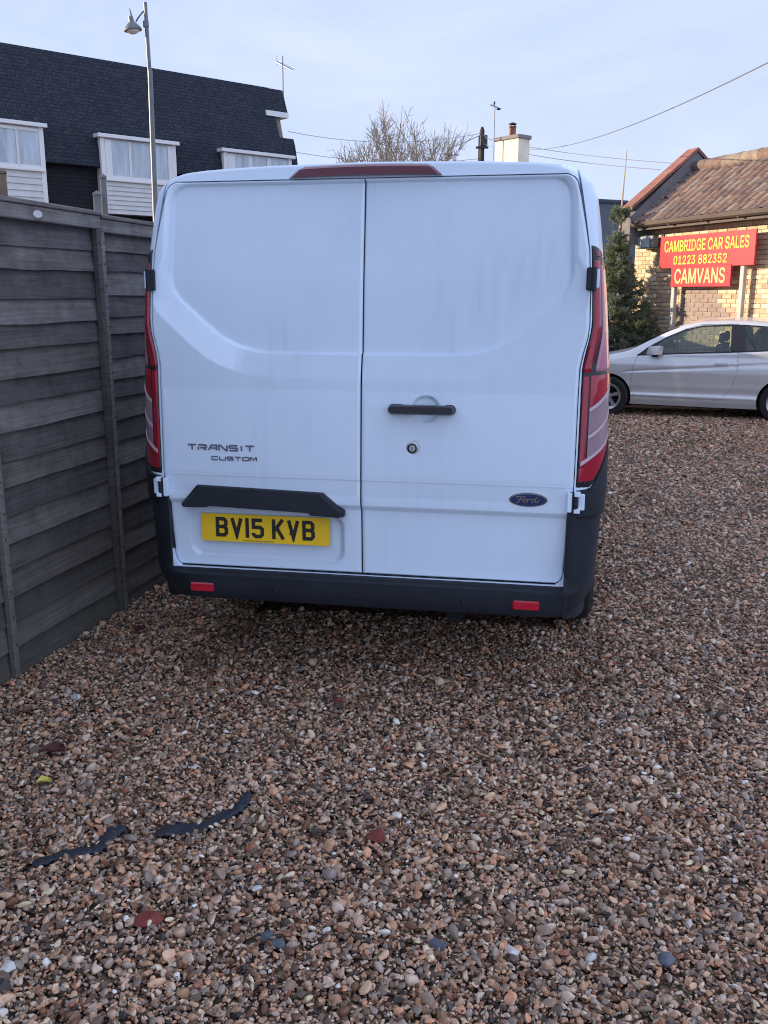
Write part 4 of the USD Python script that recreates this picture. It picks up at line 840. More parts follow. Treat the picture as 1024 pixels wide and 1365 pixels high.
# roof
pitch = math.radians(38); ov = .30; roofp = lambda y: z_w + .14 + (y + ov) * math.tan(pitch)
rn = np.cos(wrz) * 0
def roof_line(px, py):
    """(along, into) of a pixel on the roof plane"""
    LX, LY_ = WT, -WN; n_ = -LY_ * math.sin(pitch) + np.array([0, 0, math.cos(pitch)]); o_ = WE - LY_ * ov + np.array([0, 0, z_w + .14])
    q = onplane(px, py, o_, n_); return float(np.dot(q - WE, LX)), float(np.dot(q - WE, LY_))
ry = 0.5 * (roof_line(965, 217)[1] + roof_line(1020, 208)[1]); zr = roofp(ry)
obj('roof_deck', prism_x(Polygon([(-ov + .03, roofp(-ov + .03) - .06), (ry, zr - .07), (2 * ry + ov, z_w), (2 * ry + ov, z_w - .1), (ry, zr - .2), (-ov + .03, roofp(-ov + .03) - .12)]), X0 + .3, X1), 'fascia_brown', shop)
obj('rear_wall', bx(X0 + .004, X1, 2 * ry - .2, 2 * ry, zgw, z_w), 'gable_render', shop)
obj('fascia', bx(X0 + .28, X1, -ov - .005, -ov + .025, z_w - .02, z_w + .13), 'fascia_brown', shop)
obj('soffit', bx(X0 + .28, X1, -ov + .026, -.001, z_w - .005, z_w + .015), 'fascia_brown', shop)
gut = LineString([(-ov - .11, z_w + .11), (-ov - .10, z_w + .06), (-ov - .06, z_w + .035), (-ov - .02, z_w + .06), (-ov - .012, z_w + .11)]).buffer(.006)
obj('gutter', prism_x(gut, X0 + .28, X1), 'fascia_brown', shop)
for k in range(9):
    x = X0 + .6 + k * .85; obj('gutter_bracket', bx(x, x + .03, -ov - .115, -ov - .004, z_w + .018, z_w + .034), 'fascia_brown', shop)
# pantiles: each an S-curved tile
tw, tl_, lap = .19, .30, .235
nu = 9; uu = np.linspace(0, 1, nu); wave = .028 * (np.sin(uu * 2 * PI - .6) + .25 * np.sin(uu * 4 * PI)); 
for k, c in enumerate([(0.22, 0.145, 0.115), (0.185, 0.12, 0.10), (0.26, 0.18, 0.14), (0.15, 0.108, 0.098), (0.24, 0.19, 0.155)]):
    simple(f'pantile_{k}', c, 0.85, noise=(9, 0.4))
L = (ry + ov) / math.cos(pitch); rows_ = int(L / lap) + 1; tiles = []
for rr in range(rows_):
    for cc_ in range(int((X1 - X0 - .3) / tw) + 1):
        x0 = X0 + .3 + cc_ * tw
        if x0 + tw > X1 + .05: continue
        tiles.append((x0, rr))
def tile_mesh(x0, rr):
    a0 = -.06 + rr * lap; a1 = min(a0 + tl_, L - .01)
    P = []
    for a, lift in ((a0, .028), (a1, .004)):
        j = r.normal(0, .004); P.append(np.stack([x0 + uu * tw * 1.06, np.full(nu, a), lift + wave + j], -1))
    P = np.array(P); B = P - (0, 0, .016)
    m = slab(P, B); v = m.vertices; y = -ov + v[:, 1] * math.cos(pitch) - v[:, 2] * math.sin(pitch); z = roofp(-ov) + v[:, 1] * math.sin(pitch) + v[:, 2] * math.cos(pitch)
    return trimesh.Trimesh(np.stack([v[:, 0], y, z], 1), m.faces, process=False)
order = []
for i, (x0, rr) in enumerate(tiles):
    a = rr * lap; p = WE + WT * (x0 + .1) - WN * (-ov + a * math.cos(pitch)) + np.array([0, 0, roofp(-ov) + a * math.sin(pitch)]); px, py = proj_(p); order.append((0 if px < 1040 else 1, -rr * 0 + np.linalg.norm(p - CAM), i))
own = {i for *_, i in sorted(order)[:300]}; rest = {}
rp = obj('roof', bx(X0 + .31, X1, ry - .10, ry + .10, zr - .10, zr - .03), 'coping_tile', shop)
for i, (x0, rr) in enumerate(tiles):
    k = f'pantile_{r.choice(5)}'; m_ = tile_mesh(x0, rr)
    if i in own: obj('pantile', m_, k, rp, 40)
    else: rest.setdefault(k, []).append(m_)
for k, bs in rest.items(): tag(obj('far_pantiles', cat(bs), k, rp, 40), kind='stuff')
x = X0 + .3
while x < X1:
    obj('ridge_tile', moved(tube([(x, ry, zr + .005), (x + .44, ry, zr + .012)], .125, 12), np.eye(4)), f'pantile_{r.choice(5)}', rp, 40); x += .445
# raised gable parapet at the far end with a tile coping
ph_ = .30
para = Polygon([(-ov - .12, z_w - .25), (-ov - .12, roofp(-ov - .12) + ph_ - .12), (ry, zr + ph_), (2 * ry + ov, z_w + ph_), (2 * ry + ov, z_w - .3)])
obj('gable_parapet', prism_x(para, X0 + .13, X0 + .38), 'gable_render', shop)
obj('gable_end', prism_x(Polygon([(.0, zgw), (.0, z_w), (2 * ry, z_w), (2 * ry, zgw)]), X0 - .01, X0 + .003), 'brick_1', shop)
cl = math.hypot(ry + ov + .12, (ry + ov + .12) * math.tan(pitch)); nco = int(cl / .33)
for k in range(nco):
    for sgn in (1, -1):
        a0, a1 = k * cl / nco + .004, (k + 1) * cl / nco - .004; y0_, y1_ = -ov - .12 + a0 * math.cos(pitch), -ov - .12 + a1 * math.cos(pitch); f_ = lambda y: zr + ph_ + (y - ry) * math.tan(pitch) + (.0 if y > 0 else -.0)
        q = Polygon([(y0_, f_(y0_) + .003), (y1_, f_(y1_) + .003), (y1_, f_(y1_) + .065), (y0_, f_(y0_) + .065)]); m_ = prism_x(q, X0 + .10, X0 + .41)
        if sgn < 0: v = m_.vertices.copy(); v[:, 1] = 2 * ry - v[:, 1]; m_ = trimesh.Trimesh(v, m_.faces[:, ::-1], process=False)
        obj('coping', m_, 'coping_tile', shop)
# flood light on the wall
a_, b_ = wall_pt(849, 332, .25), wall_pt(871, 313, .25)
fl_ = thing('flood_light', 'grey box flood light fixed high on the brick wall beside the conifer', 'flood light', WE, wrz)
obj('housing', bx(a_[0], b_[0], -.25, -.12, a_[1], b_[1], .015), 'lamp_grey', fl_); obj('glass', bx(a_[0] + .02, b_[0] - .10, -.257, -.2495, a_[1] + .02, b_[1] - .02), 'house_pane', fl_); obj('arm', bx((a_[0] + b_[0]) / 2 - .03, (a_[0] + b_[0]) / 2 + .03, -.119, .0, a_[1] + .05, a_[1] + .10), 'black_plastic', fl_)
# red board on two posts in front of the wall
SO = .20
sg = thing('sales_sign', 'red two-part sales board with yellow lettering on pale posts before the brick wall', 'sign', WE, wrz)
sp = lambda px, py: wall_pt(px, py, SO)
tl_, tr_, br_, bl_ = sp(881, 316), sp(1010, 305), sp(1004, 353), sp(879, 358)
xa, xb = (tl_[0] + bl_[0]) / 2, (tr_[0] + br_[0]) / 2; zt, zb = (tl_[1] + tr_[1]) / 2, (bl_[1] + br_[1]) / 2
up = obj('upper_board', bx(xa, xb, -SO, -SO + .03, zb, zt, .004), 'sign_red', sg)
c1, c2 = sp(893, 384), sp(977, 380); d1 = sp(896, 360)[0]; d2 = sp(976, 352)[0]
lw = obj('lower_board', bx(d1, d2, -SO - .012, -SO + .018, (c1[1] + c2[1]) / 2, zb + .02, .004), 'sign_red', sg)
def sign_text(text, x0, x1, z0, z1, yy, mat, par, name):
    t = meshkit.text_mesh(text, 1.0, .02, True); b = t.bounds; v = t.vertices.copy(); v[:, 0] = x0 + (v[:, 0] - b[0, 0]) / (b[1, 0] - b[0, 0]) * (x1 - x0); v[:, 1] = z0 + (v[:, 1] - b[0, 1]) / (b[1, 1] - b[0, 1]) * (z1 - z0)
    f = t.faces; obj(name, trimesh.Trimesh(np.stack([v[:, 0], yy - v[:, 2] * .3, v[:, 1]], 1), f, process=False), mat, par)
h_ = zt - zb; w_ = xb - xa
sign_text('CAMBRIDGE CAR SALES', xa + w_ * .055, xa + w_ * .945, zb + h_ * .50, zb + h_ * .86, -SO - .001, 'sign_yellow', up, 'board_lettering')
sign_text('01223 882352', xa + w_ * .17, xa + w_ * .74, zb + h_ * .10, zb + h_ * .38, -SO - .001, 'sign_yellow', up, 'telephone_number')
zl = (c1[1] + c2[1]) / 2
sign_text('CAMVANS', d1 + (d2 - d1) * .07, d1 + (d2 - d1) * .92, zl + .10 * h_, zb - .03 * h_, -SO - .013, 'sign_pale', lw, 'board_lettering')
for px in (894, 984):
    x = sp(px, 400)[0]; obj('post', bx(x - .045, x + .045, -SO + .031, -SO + .10, zgw + .25, zt - .08, .006), 'post_white', sg)

# ------------------------------------------------------------------ silver hatchback (local: x to its rear, y away from the camera, z up)
hd_ang = math.radians(25); CX = np.array([math.cos(hd_ang), -math.sin(hd_ang), 0])
fwp = at(811, 532, 14.6); cg = float(gz(14.3)) - .01
CO = np.array([fwp[0], fwp[1], cg]) - CX * .80 - np.array([math.sin(hd_ang), math.cos(hd_ang), 0]) * (-.75) * -1 * -1
car = thing('hatchback_car', 'silver three door hatchback parked across the gravel before the brick workshop', 'car', CO, -hd_ang)
TOP = [(0, .50), (.03, .62), (.10, .70), (.35, .83), (.70, .915), (1.0, .985), (1.10, 1.02), (1.35, 1.155), (1.60, 1.285), (1.85, 1.39), (2.1, 1.445), (2.45, 1.47), (2.85, 1.468), (3.2, 1.44), (3.5, 1.385), (3.66, 1.31), (3.77, 1.13), (3.83, .98), (3.88, .80), (3.93, .60), (3.95, .48)]
BELT = lambda x: np.interp(x, [.9, 1.2, 2.3, 3.4, 3.95], [.90, .935, .985, 1.06, 1.08])
PK = lambda x: np.interp(x, [0, .05, .15, .4, .8, 1.4, 2.4, 3.2, 3.6, 3.8, 3.92, 3.95], [.62, .72, .82, .91, .965, .99, 1, .985, .95, .90, .80, .76])
def car_sec(x, grow=0.0):
    T = np.interp(x, *np.array(TOP).T); zb = np.interp(x, [0, .2, .5, 3.4, 3.8, 3.95], [.34, .24, .20, .20, .28, .36]); n = 74
    z = np.concatenate([np.linspace(zb, T - .10, 60), T - .10 * (1 - np.sin(np.linspace(0, PI / 2, 14)))]); z = np.maximum.accumulate(z)
    b = BELT(x); side = .845 * np.interp(z, [.2, .28, .42, .55, .70, .80, .93], [.925, .965, .985, .985, 1.0, .995, .965])
    side = np.where(z > b, .845 * .962 - (z - b) * .50, side); side = side - .014 * np.exp(-((z - .42) / .05) ** 2) + .011 * np.exp(-((z - .345) / .018) ** 2) - .013 * np.exp(-((z - (.70 + .075 * (x - 1.1))) / .016) ** 2) * np.interp(x, [.95, 1.15, 3.3, 3.5], [0, 1, 1, 0])
    e = np.clip((T - z) / .10, 0, 1); side = side - .085 * (1 - np.sqrt(1 - (1 - e) ** 2))
    y = side * PK(x); k = len(z); t = np.linspace(1, 0, 9)[1:]
    y = np.concatenate([y, y[-1] * t]); z = np.concatenate([z, T + .035 * (1 - t ** 2)])
    return np.stack([np.full(len(y), x), y, z], 1)
xs_ = np.unique(np.concatenate([np.linspace(0, .3, 12), np.linspace(.3, 3.6, 56), np.linspace(3.6, 3.95, 18)])); rows = []
for x in xs_:
    h = car_sec(x); rows.append(np.vstack([h, (h * (1, -1, 1))[-2::-1]]))
P = np.array(rows); n, m = P.shape[:2]; f = []
for i in range(n - 1):
    for j in range(m): a, b = i * m + j, i * m + (j + 1) % m; f += [[a, b, b + m], [a, b + m, a + m]]
half = (m + 1) // 2
for base, fl in ((0, True), ((n - 1) * m, False)):
    for j in range(half - 1):
        a, b, c, e = base + j, base + j + 1, base + m - 2 - j, base + m - 1 - j; q = [[a, b, c], [a, c, e]] if b != c else [[a, b, e]]; f += [t[::-1] for t in q] if fl else q
cb = man(trimesh.Trimesh(P.reshape(-1, 3), f, process=False))
if cb.volume() < 0: cb = man(trimesh.Trimesh(P.reshape(-1, 3), np.array(f)[:, ::-1], process=False))
cgrow = lambda k: cb.warp_batch(lambda p: np.stack([(p[:, 0] - 2) * (1 + k * .5) + 2, p[:, 1] * (1 + k), p[:, 2] * (1 + k * .6)], 1))
shell0 = cb; cbig = cgrow(.005); csm = cgrow(-.014)
for xx in (.80, 3.29): cb = cb - m3.Manifold.cylinder(2.4, .345, .345, 56, True).rotate([90, 0, 0]).translate([xx, 0, .31])
def yext(pts, y0, y1): return man(xz_extr(Polygon(pts), y0, y1))
def front_ext(pts): # polygon in (y, z) along x
    return man(prism_x(Polygon(pts), -.5, 4.5))
cabin_poly = Polygon([(1.30, .86), (1.38, 1.10), (1.62, 1.245), (1.88, 1.345), (2.12, 1.395), (2.5, 1.42), (2.9, 1.415), (3.2, 1.385), (3.5, 1.31), (3.55, 1.0), (3.4, .80)])
cab = man(xz_extr(cabin_poly, -.9, .9)) ^ cgrow(-.085); body_c = cb - cab
W1 = [(1.265, .965), (1.36, 1.04), (1.62, 1.195), (1.86, 1.31), (2.12, 1.366), (2.50, 1.382), (2.56, 1.032), (1.8, .992)]
W2 = [(2.74, 1.043), (2.70, 1.382), (3.0, 1.365), (3.24, 1.318), (3.36, 1.16), (3.33, 1.085), (3.0, 1.058)]
for wpoly in (W1, W2):
    for y0, y1 in ((-1.2, -.3), (.3, 1.2)): body_c = body_c - yext(wpoly, y0, y1)
ws_ = front_ext([(-.58, 1.04), (.58, 1.04), (.52, 1.36), (-.52, 1.36)])
wind = ws_ ^ m3.Manifold.cube([.95, 2, 1]).translate([1.05, -1, .9]); rearw = ws_ ^ m3.Manifold.cube([.6, 2, 1]).translate([3.40, -1, .9])
body_c = body_c - (wind ^ (shell0 - cgrow(-.10))) - (rearw ^ (shell0 - cgrow(-.12)))
DOOR = Polygon([(1.17, .33), (1.14, .60), (1.20, .90), (1.26, .95), (1.60, 1.20), (1.88, 1.335), (2.10, 1.398), (2.60, 1.415), (2.64, 1.10), (2.66, .80), (2.60, .50), (2.46, .31)])
groove = DOOR.buffer(.005).difference(DOOR.buffer(-.005)); groove = union_all([groove, LineString([(2.66, .80), (2.60, .52)]).buffer(.003)])
gm = cat([xz_extr(groove, -1.2, -.3)]); gm2 = cat([xz_extr(groove, .3, 1.2)])
skin = shell0 - csm
body_c = body_c - (man(gm) ^ skin) - (man(gm2) ^ skin)
obj('body', tri(body_c), 'silver_paint', car, 26)
thin = shell0 - cgrow(-.008)
for nm, wpoly in (('front_side_window', W1), ('rear_side_window', W2)):
    for y0, y1 in ((-1.2, -.3), (.3, 1.2)): obj(nm, tri(yext(list(Polygon(wpoly).buffer(.004).exterior.coords)[:-1], y0, y1) ^ thin), 'pane', car, 30)
obj('windscreen', tri(wind ^ thin), 'pane', car, 30); obj('rear_window', tri(rearw ^ thin), 'dark_glass', car, 30)
for y0, y1 in ((-1.2, -.3), (.3, 1.2)):
    obj('pillar_trim', tri(yext([(2.545, 1.02), (2.51, 1.395), (2.705, 1.395), (2.755, 1.035)], y0, y1) ^ (cbig - shell0)), 'black_gloss', car, 30)
    obj('window_seal', tri(man(xz_extr(union_all([LineString([(1.22, .945), (1.8, .983), (2.56, 1.022), (2.9, 1.044), (3.34, 1.075)]).buffer(.011), LineString([(1.25, .96), (1.36, 1.055), (1.62, 1.21), (1.86, 1.318), (2.12, 1.380), (2.50, 1.396), (2.7, 1.396), (3.0, 1.379), (3.25, 1.33)]).buffer(.010)]), y0, y1)) ^ (cbig - shell0)), 'black_gloss', car, 30)
    obj('quarter_light', tri(yext([(1.20, .945), (1.27, .985), (1.50, 1.125), (1.56, 1.01), (1.55, .975)], y0, y1) ^ (cbig - shell0)), 'black_gloss', car, 30)
for sgn in (-1, 1):
    obj('door_mirror', trimesh.convex.convex_hull([(x, sgn * y, z) for x, y, z in [(1.38, .86, .965), (1.38, 1.03, .97), (1.42, 1.05, 1.09), (1.58, 1.02, 1.10), (1.60, .86, 1.08), (1.59, .88, .965), (1.50, 1.05, .965)]]), 'silver_paint', car, 40)
    obj('mirror_stalk', trimesh.convex.convex_hull([(x, sgn * y, z) for x in (1.44, 1.52) for y, z in [(.77, .90), (.90, .985), (.77, .955), (.96, .985)]]), 'black_plastic', car)
    h0 = capsule(2.34, 2.54, .845, 0, -.025, .018); v = h0.vertices; obj('door_handle', trimesh.Trimesh(np.c_[v[:, 0], sgn * (.848 - v[:, 1]), v[:, 2]], h0.faces if sgn > 0 else h0.faces[:, ::-1]), 'silver_paint', car, 40)
    obj('headlamp', tri(yext([(.12, .62), (.22, .78), (.62, .86), (.70, .84), (.40, .70)], .2 * sgn, 1.2 * sgn) ^ (cbig - shell0)), 'clear_lens', car, 30)
    obj('tail_lamp', tri(yext([(3.62, .95), (3.58, 1.2), (3.70, 1.2), (3.92, .85), (3.8, .82)], .2 * sgn, 1.2 * sgn) ^ (cbig - shell0)), 'red_lens', car, 30)
    for xx in (.80, 3.29):
        R0 = .305; ty = [(.20, -.085), (.235, -.10), (.28, -.10), (.298, -.085), (R0, -.06), (R0, .06), (.298, .085), (.28, .10), (.235, .10), (.20, .085), (.20, -.085)]
        T = trimesh.transformations.translation_matrix([xx, sgn * .735, R0])
        wh = obj('wheel', moved(cat([lathe([(.165, -.075), (.203, -.095), (.206, -.085), (.206, .085), (.185, .085), (.175, .0), (.165, -.06)], 'y', 36)]), T), 'alloy', car, 30)
        obj('tyre', moved(lathe(ty, 'y', 40), T), 'rubber', wh, 30)
        obj('brake_disc', moved(lathe([(0, -.01), (.13, -.01), (.13, .01), (0, .01)], 'y', 24), T), 'under', wh)
        obj('hub', moved(lathe([(0, -.03), (.05, -.025), (.055, .0), (.05, .025), (0, .03)], 'y', 20), moved(trimesh.Trimesh([[0, 0, 0]] * 3, [[0, 1, 2]]), np.eye(4)) is None or T @ trimesh.transformations.translation_matrix([0, sgn * .045, 0])), 'alloy', wh, 30)
        for q in range(5):
            an = q * 2 * PI / 5 + .3; e1 = np.array([math.cos(an), 0, math.sin(an)]); e2 = np.array([-math.sin(an), 0, math.cos(an)]); y_ = np.array([0, sgn * 1.0, 0])
            sp_ = trimesh.convex.convex_hull([e1 * .03 + e2 * w + y_ * d for w in (-.022, .022) for d in (.035, .062)] + [e1 * .19 + e2 * w + y_ * d for w in (-.03, .03) for d in (.055, .078)]); obj('spoke', moved(sp_, T), 'alloy', wh)
    for sx in (1.75,):
        bk = trimesh.convex.convex_hull([(sx + .42 + x + t * .14, sgn * .34 + y, .55 + t * .55) for t in (0, 1) for x in (0, .10) for y in (-.2, .2)]); cu = bx(sx - .1, sx + .45, sgn * .34 - .22, sgn * .34 + .22, .42, .58, .03); hr = bx(sx + .58, sx + .66, sgn * .34 - .11, sgn * .34 + .11, 1.12, 1.28, .03)
        obj('seat', cat([cu]), 'car_seat', car); obj('seat_back', bk, 'car_seat', car); obj('head_rest', hr, 'car_seat', car)
obj('steering_wheel', moved(lathe([(.17, -.012), (.19, 0), (.17, .012), (.155, 0), (.17, -.012)], 'x', 24), trimesh.transformations.translation_matrix([1.62, .34, .95])), 'under', car, 40)
obj('dashboard', bx(1.20, 1.5, -.62, .62, .72, .92, .04), 'car_seat', car)
obj('floor_pan', bx(.35, 3.6, -.62, .62, .17, .30), 'under', car)
for xx in (.46, 2.95): obj('inner_arch', bx(xx, xx + .68, -.6, .6, .301, .64), 'under', car)

# ------------------------------------------------------------------ young conifer by the wall
def needles_mat(name, c):
    M[name] = usdkit.material(stage, '/World/Looks/' + name, {'g': ('geometry', {}), 'r': ('rgb_ramp', {'ramp': [(0, tuple(np.array(c) * .6)), (1, tuple(np.array(c) * 1.45))]}), 'd': ('principled_bsdf', {'roughness': .6, 'specular_ior_level': .3}), 't': ('translucent_bsdf', {'color': tuple(np.array(c) * 1.2)}), 'x': ('mix_closure', {'fac': .2})},
        [('g.random_per_island', 'r.fac'), ('r.color', 'd.base_color'), ('d.BSDF', 'x.closure1'), ('t.BSDF', 'x.closure2')], surface='x.closure')
needles_mat('needles', (0.24, 0.30, 0.16)); needles_mat('needles_blue', (0.30, 0.36, 0.27))
CY = 17.6; ct = at(836, 200, CY); cbx = at(829, 400, CY); cgz = float(gz(CY)); croot = np.array([ct[0] - .10, CY, cgz]); Hc = ct[2] - cgz
con = thing('conifer_tree', 'young narrow conifer with a bare leader between the van and the brick wall', 'tree', croot)
tk = lambda t: np.array([.10 * t ** 2, 0.0, Hc * t])
obj('trunk', tube([tk(t) for t in np.linspace(0, .70, 12)], np.linspace(.06, .022, 12), 8), 'bark_brown', con, 40)
obj('leader', tube([tk(t) for t in np.linspace(.70, 1.0, 10)], np.linspace(.021, .007, 10), 6), 'bark_pale', con, 40)
r = np.random.default_rng(31); tri_v, tri_v2, nb = [], [], 0
def spray(p0, dirv, L, dens, store, w=.011, nl=.055):
    dirv = dirv / np.linalg.norm(dirv); n_ = max(6, int(L * dens)); t = np.sort(r.uniform(.08, 1, n_)); c = p0 + dirv * (L * t)[:, None] + np.array([0, 0, -.10 * L])[None] * (t ** 2)[:, None]
    d = r.normal(size=(n_, 3)) + dirv * 1.1 + np.array([0, 0, .25]); d /= np.linalg.norm(d, axis=1, keepdims=True); s_ = np.cross(d, r.normal(size=(n_, 3))); s_ /= np.linalg.norm(s_, axis=1, keepdims=True)
    ln = nl * r.uniform(.7, 1.5, (n_, 1)); ww = w * r.uniform(.7, 1.3, (n_, 1)); store.append(np.stack([c - s_ * ww, c + s_ * ww, c + d * ln], 1).reshape(-1, 3))
for k, t in enumerate(np.concatenate([np.linspace(.07, .66, 23), [.715, .735, .75]])):
    R_ = 1.25 * (1 - t / .74) ** 1.25 + .055 if t < .7 else .20; nbr = 9 if t < .7 else 4
    for q in range(nbr):
        an = q * 2 * PI / nbr + k * 1.9 + r.normal(0, .25); Lb = R_ * r.uniform(.72, 1.22); el = .12 + .5 * t if t < .7 else 1.0
        dv = np.array([math.cos(an), math.sin(an), el]); dv /= np.linalg.norm(dv); p0 = tk(t) + (0, 0, r.normal(0, .02)); tip = p0 + dv * Lb + np.array([0, 0, -.10 * Lb])
        obj('branch', tube([p0, p0 + dv * Lb * .5 - np.array([0, 0, .025 * Lb]), tip], [.012, .008, .004], 5), 'bark_brown', con, 40); st = tri_v if r.random() < .6 else tri_v2
        spray(p0, dv, Lb, 190, st, .0085, .062)
        for _ in range(int(7 * Lb / .6) + 2):
            u_ = r.uniform(.25, .95); sd = dv + r.normal(0, .55, 3); spray(p0 + dv * Lb * u_, sd, Lb * .42 * (1.15 - u_) + .05, 200, st, .0085, .062)
for store, mt in ((tri_v, 'needles'), (tri_v2, 'needles_blue')):
    v = np.vstack(store); tag(obj('foliage', trimesh.Trimesh(v, np.arange(len(v)).reshape(-1, 3), process=False), mt, con), kind='stuff')

# ------------------------------------------------------------------ bare tree beyond the van
BY = 30.0; root = at(534, 400, BY); root[2] = float(gz(BY)); bt = thing('bare_tree', 'leafless spreading tree with pale twigs rising beyond the van roof', 'tree', root)
r = np.random.default_rng(12); topz = at(560, 126, BY)[2] - root[2]; fork = 2.4
obj('trunk', tube([(0, 0, 0), (.02, 0, .8), (-.03, .02, 1.7), (.02, 0, fork + .15), (.05, 0, 3.4)], [.17, .14, .125, .11, .06], 9), 'bark_pale', bt, 40)
tw_ = []
def limb(p0, p1, r0, r1, sag, k=7, sides=5):
    t = np.linspace(0, 1, k)[:, None]; p = p0 * (1 - t) + p1 * t; side = np.cross(p1 - p0, r.normal(size=3)); side /= np.linalg.norm(side) + 1e-9; L_ = np.linalg.norm(p1 - p0)
    p = p + side * (np.sin(t * PI) * sag * L_) + np.array([0, 0, 1.0]) * (np.sin(t * PI) * -.05 * L_) + r.normal(0, .012 * L_, p.shape) * (np.sin(t * PI)); return p, tube(p, np.linspace(r0, r1, k), sides, False)
for q in range(84):
    an = r.uniform(0, 2 * PI); v_ = r.uniform(.0, 1.0) ** .6; rad_ = 2.15 * math.sqrt(v_) * r.uniform(.85, 1.05)
    tip = np.array([rad_ * math.cos(an), rad_ * math.sin(an), fork + (topz - fork) * (1 - .20 * (rad_ / 2.2) ** 2.4) * r.uniform(.80, 1.0)])
    if tip[0] < -1.0: tip[2] *= .94
    base = np.array([0, 0, r.uniform(fork - .3, fork + .9)]); p, m_ = limb(base, tip, .028, .007, r.normal(0, .12), 9, 6); obj('branch', m_, 'bark_pale', bt, 40)
    for _ in range(12):
        u_ = r.uniform(.42, 1.0); i_ = min(int(u_ * 8), 8); d0 = p[min(i_ + 1, 8)] - p[max(i_ - 1, 0)]; d0 /= np.linalg.norm(d0) + 1e-9; d1 = d0 + r.normal(0, .55, 3) + (0, 0, .15); d1 /= np.linalg.norm(d1); L1 = r.uniform(.30, .80) * (1.25 - .5 * u_)
        p2, m2 = limb(p[i_], p[i_] + d1 * L1, .0105, .006, r.normal(0, .08), 5, 4); tw_.append(m2)
        for _ in range(4):
            j_ = int(r.integers(1, 5)); d2 = d1 + r.normal(0, .6, 3); d2 /= np.linalg.norm(d2); p3, m3_ = limb(p2[j_], p2[j_] + d2 * r.uniform(.12, .34), .007, .0048, 0, 3, 3); tw_.append(m3_)
tag(obj('twigs', cat(tw_), 'bark_pale', bt), kind='stuff')

# ------------------------------------------------------------------ rendered house with a chimney, utility pole, far slate roof
QY = 22.0
qa = at(683, 190, QY); hz0 = float(gz(QY)); qrz = math.radians(-50)
qh = thing('rendered_house', 'pale rendered house with a cream chimney, mostly hidden by the van', 'house', (qa[0], qa[1], hz0), qrz)
zrr = at(676, 240, QY)[2] - hz0; zch = at(676, 183.5, QY)[2] - hz0; cw = .345; dp = .18; K = .65
obj('wall', bx(-5, .7, -3.2, 3.2, -.5, zrr - 2.2), 'chimney_render', qh)
obj('gable', prism_x(Polygon([(-3.2, zrr - 2.2), (0, zrr - .1), (3.2, zrr - 2.2)]), -4.99, .69), 'chimney_render', qh)
obj('roof', prism_x(Polygon([(-3.6, zrr - 2.46), (0, zrr), (3.6, zrr - 2.46), (3.6, zrr - 2.56), (0, zrr - .1), (-3.6, zrr - 2.56)]), -5.2, .85), 'shed_slate', qh)
chm = obj('chimney', bx(-cw, cw, -dp, dp, zrr - 1.2, zch - .06), 'chimney_render', qh)
obj('chimney_cap', bx(-cw - .035, cw + .035, -dp - .035, dp + .035, zch - .06, zch + .02, .01), 'cap_stone', chm)
obj('chimney_pot', lathe([(0, zch + .02), (.13 * K, zch + .02), (.115 * K, zch + .10 * K), (.11 * K, zch + .30 * K), (.125 * K, zch + .32 * K), (.125 * K, zch + .36 * K), (0, zch + .36 * K)], 'z', 20), 'terracotta', chm, 35)
obj('chimney_cowl', lathe([(0, zch + .43 * K), (.135 * K, zch + .42 * K), (.14 * K, zch + .44 * K), (.0, zch + .50 * K)], 'z', 20), 'pole_box', chm, 35)
obj('cowl_leg', cat([bx(-.01 + .065 * c_, .01 + .065 * c_, -.01 + .065 * s_, .01 + .065 * s_, zch + .355 * K, zch + .43 * K) for c_, s_ in ((1, 0), (-1, 0), (0, 1), (0, -1))]), 'pole_box', chm)
qb, qt = at(658, 212, QY), at(658, 140, QY)
ta = thing('television_aerial', 'slim aerial mast with a small head beside the cream chimney', 'aerial', (qb[0], qb[1], hz0), 0)
obj('mast', tube([(0, 0, zrr - .8), (0, 0, qt[2] - hz0)], .011, 8), 'galvanised', ta)
zt_ = qt[2] - hz0
obj('boom', tube([(-.10, 0, zt_ + .01), (.14, 0, zt_ - .08)], .011, 6), 'galvanised', ta); obj('head', moved(pebble(3, .05, .035, .03), trimesh.transformations.translation_matrix([.09, 0, zt_ - .08])), 'pole_box', ta, 40); obj('tip', moved(pebble(4, .025, .02, .045), trimesh.transformations.translation_matrix([-.013, 0, zt_ + .04])), 'pole_box', ta, 40)
for k in range(5): obj('element', tube([(-.08 + k * .05, -.12, zt_ - k * .02), (-.08 + k * .05, .12, zt_ - k * .02)], .005, 5), 'galvanised', ta)
PY = 40.0; pt_ = at(643, 169, PY); pg = float(gz(PY)); up_ = thing('utility_pole', 'dark utility pole with a box near its top beyond the van roof', 'pole', (pt_[0], PY, pg)); hp = pt_[2] - pg
zb0, zb1 = at(643, 197, PY)[2] - pg, at(643, 181, PY)[2] - pg
obj('pole', tube([(0, 0, 0), (0, 0, zb0), (0, 0, hp - .15), (0, 0, hp)], [.15, .105, .10, .05], 10), 'pole_wood', up_, 40)
obj('transformer_box', bx(-.10, .20, -.26, -.095, zb0 + .03, zb1, .03), 'pole_box', up_); obj('crossarm', bx(-.26, .24, -.30, -.105, zb0 - .05, zb0 + .02, .01), 'pole_box', up_)
obj('insulator', lathe([(0, zb1 - .1), (.05, zb1 - .1), (.06, zb1 + .02), (.03, zb1 + .08), (0, zb1 + .09)], 'z', 12), 'pole_box', up_) if False else obj('cable_cover', tube([(-.115, 0, zb0 - .6), (-.115, 0, zb1)], .03, 8), 'pole_box', up_)
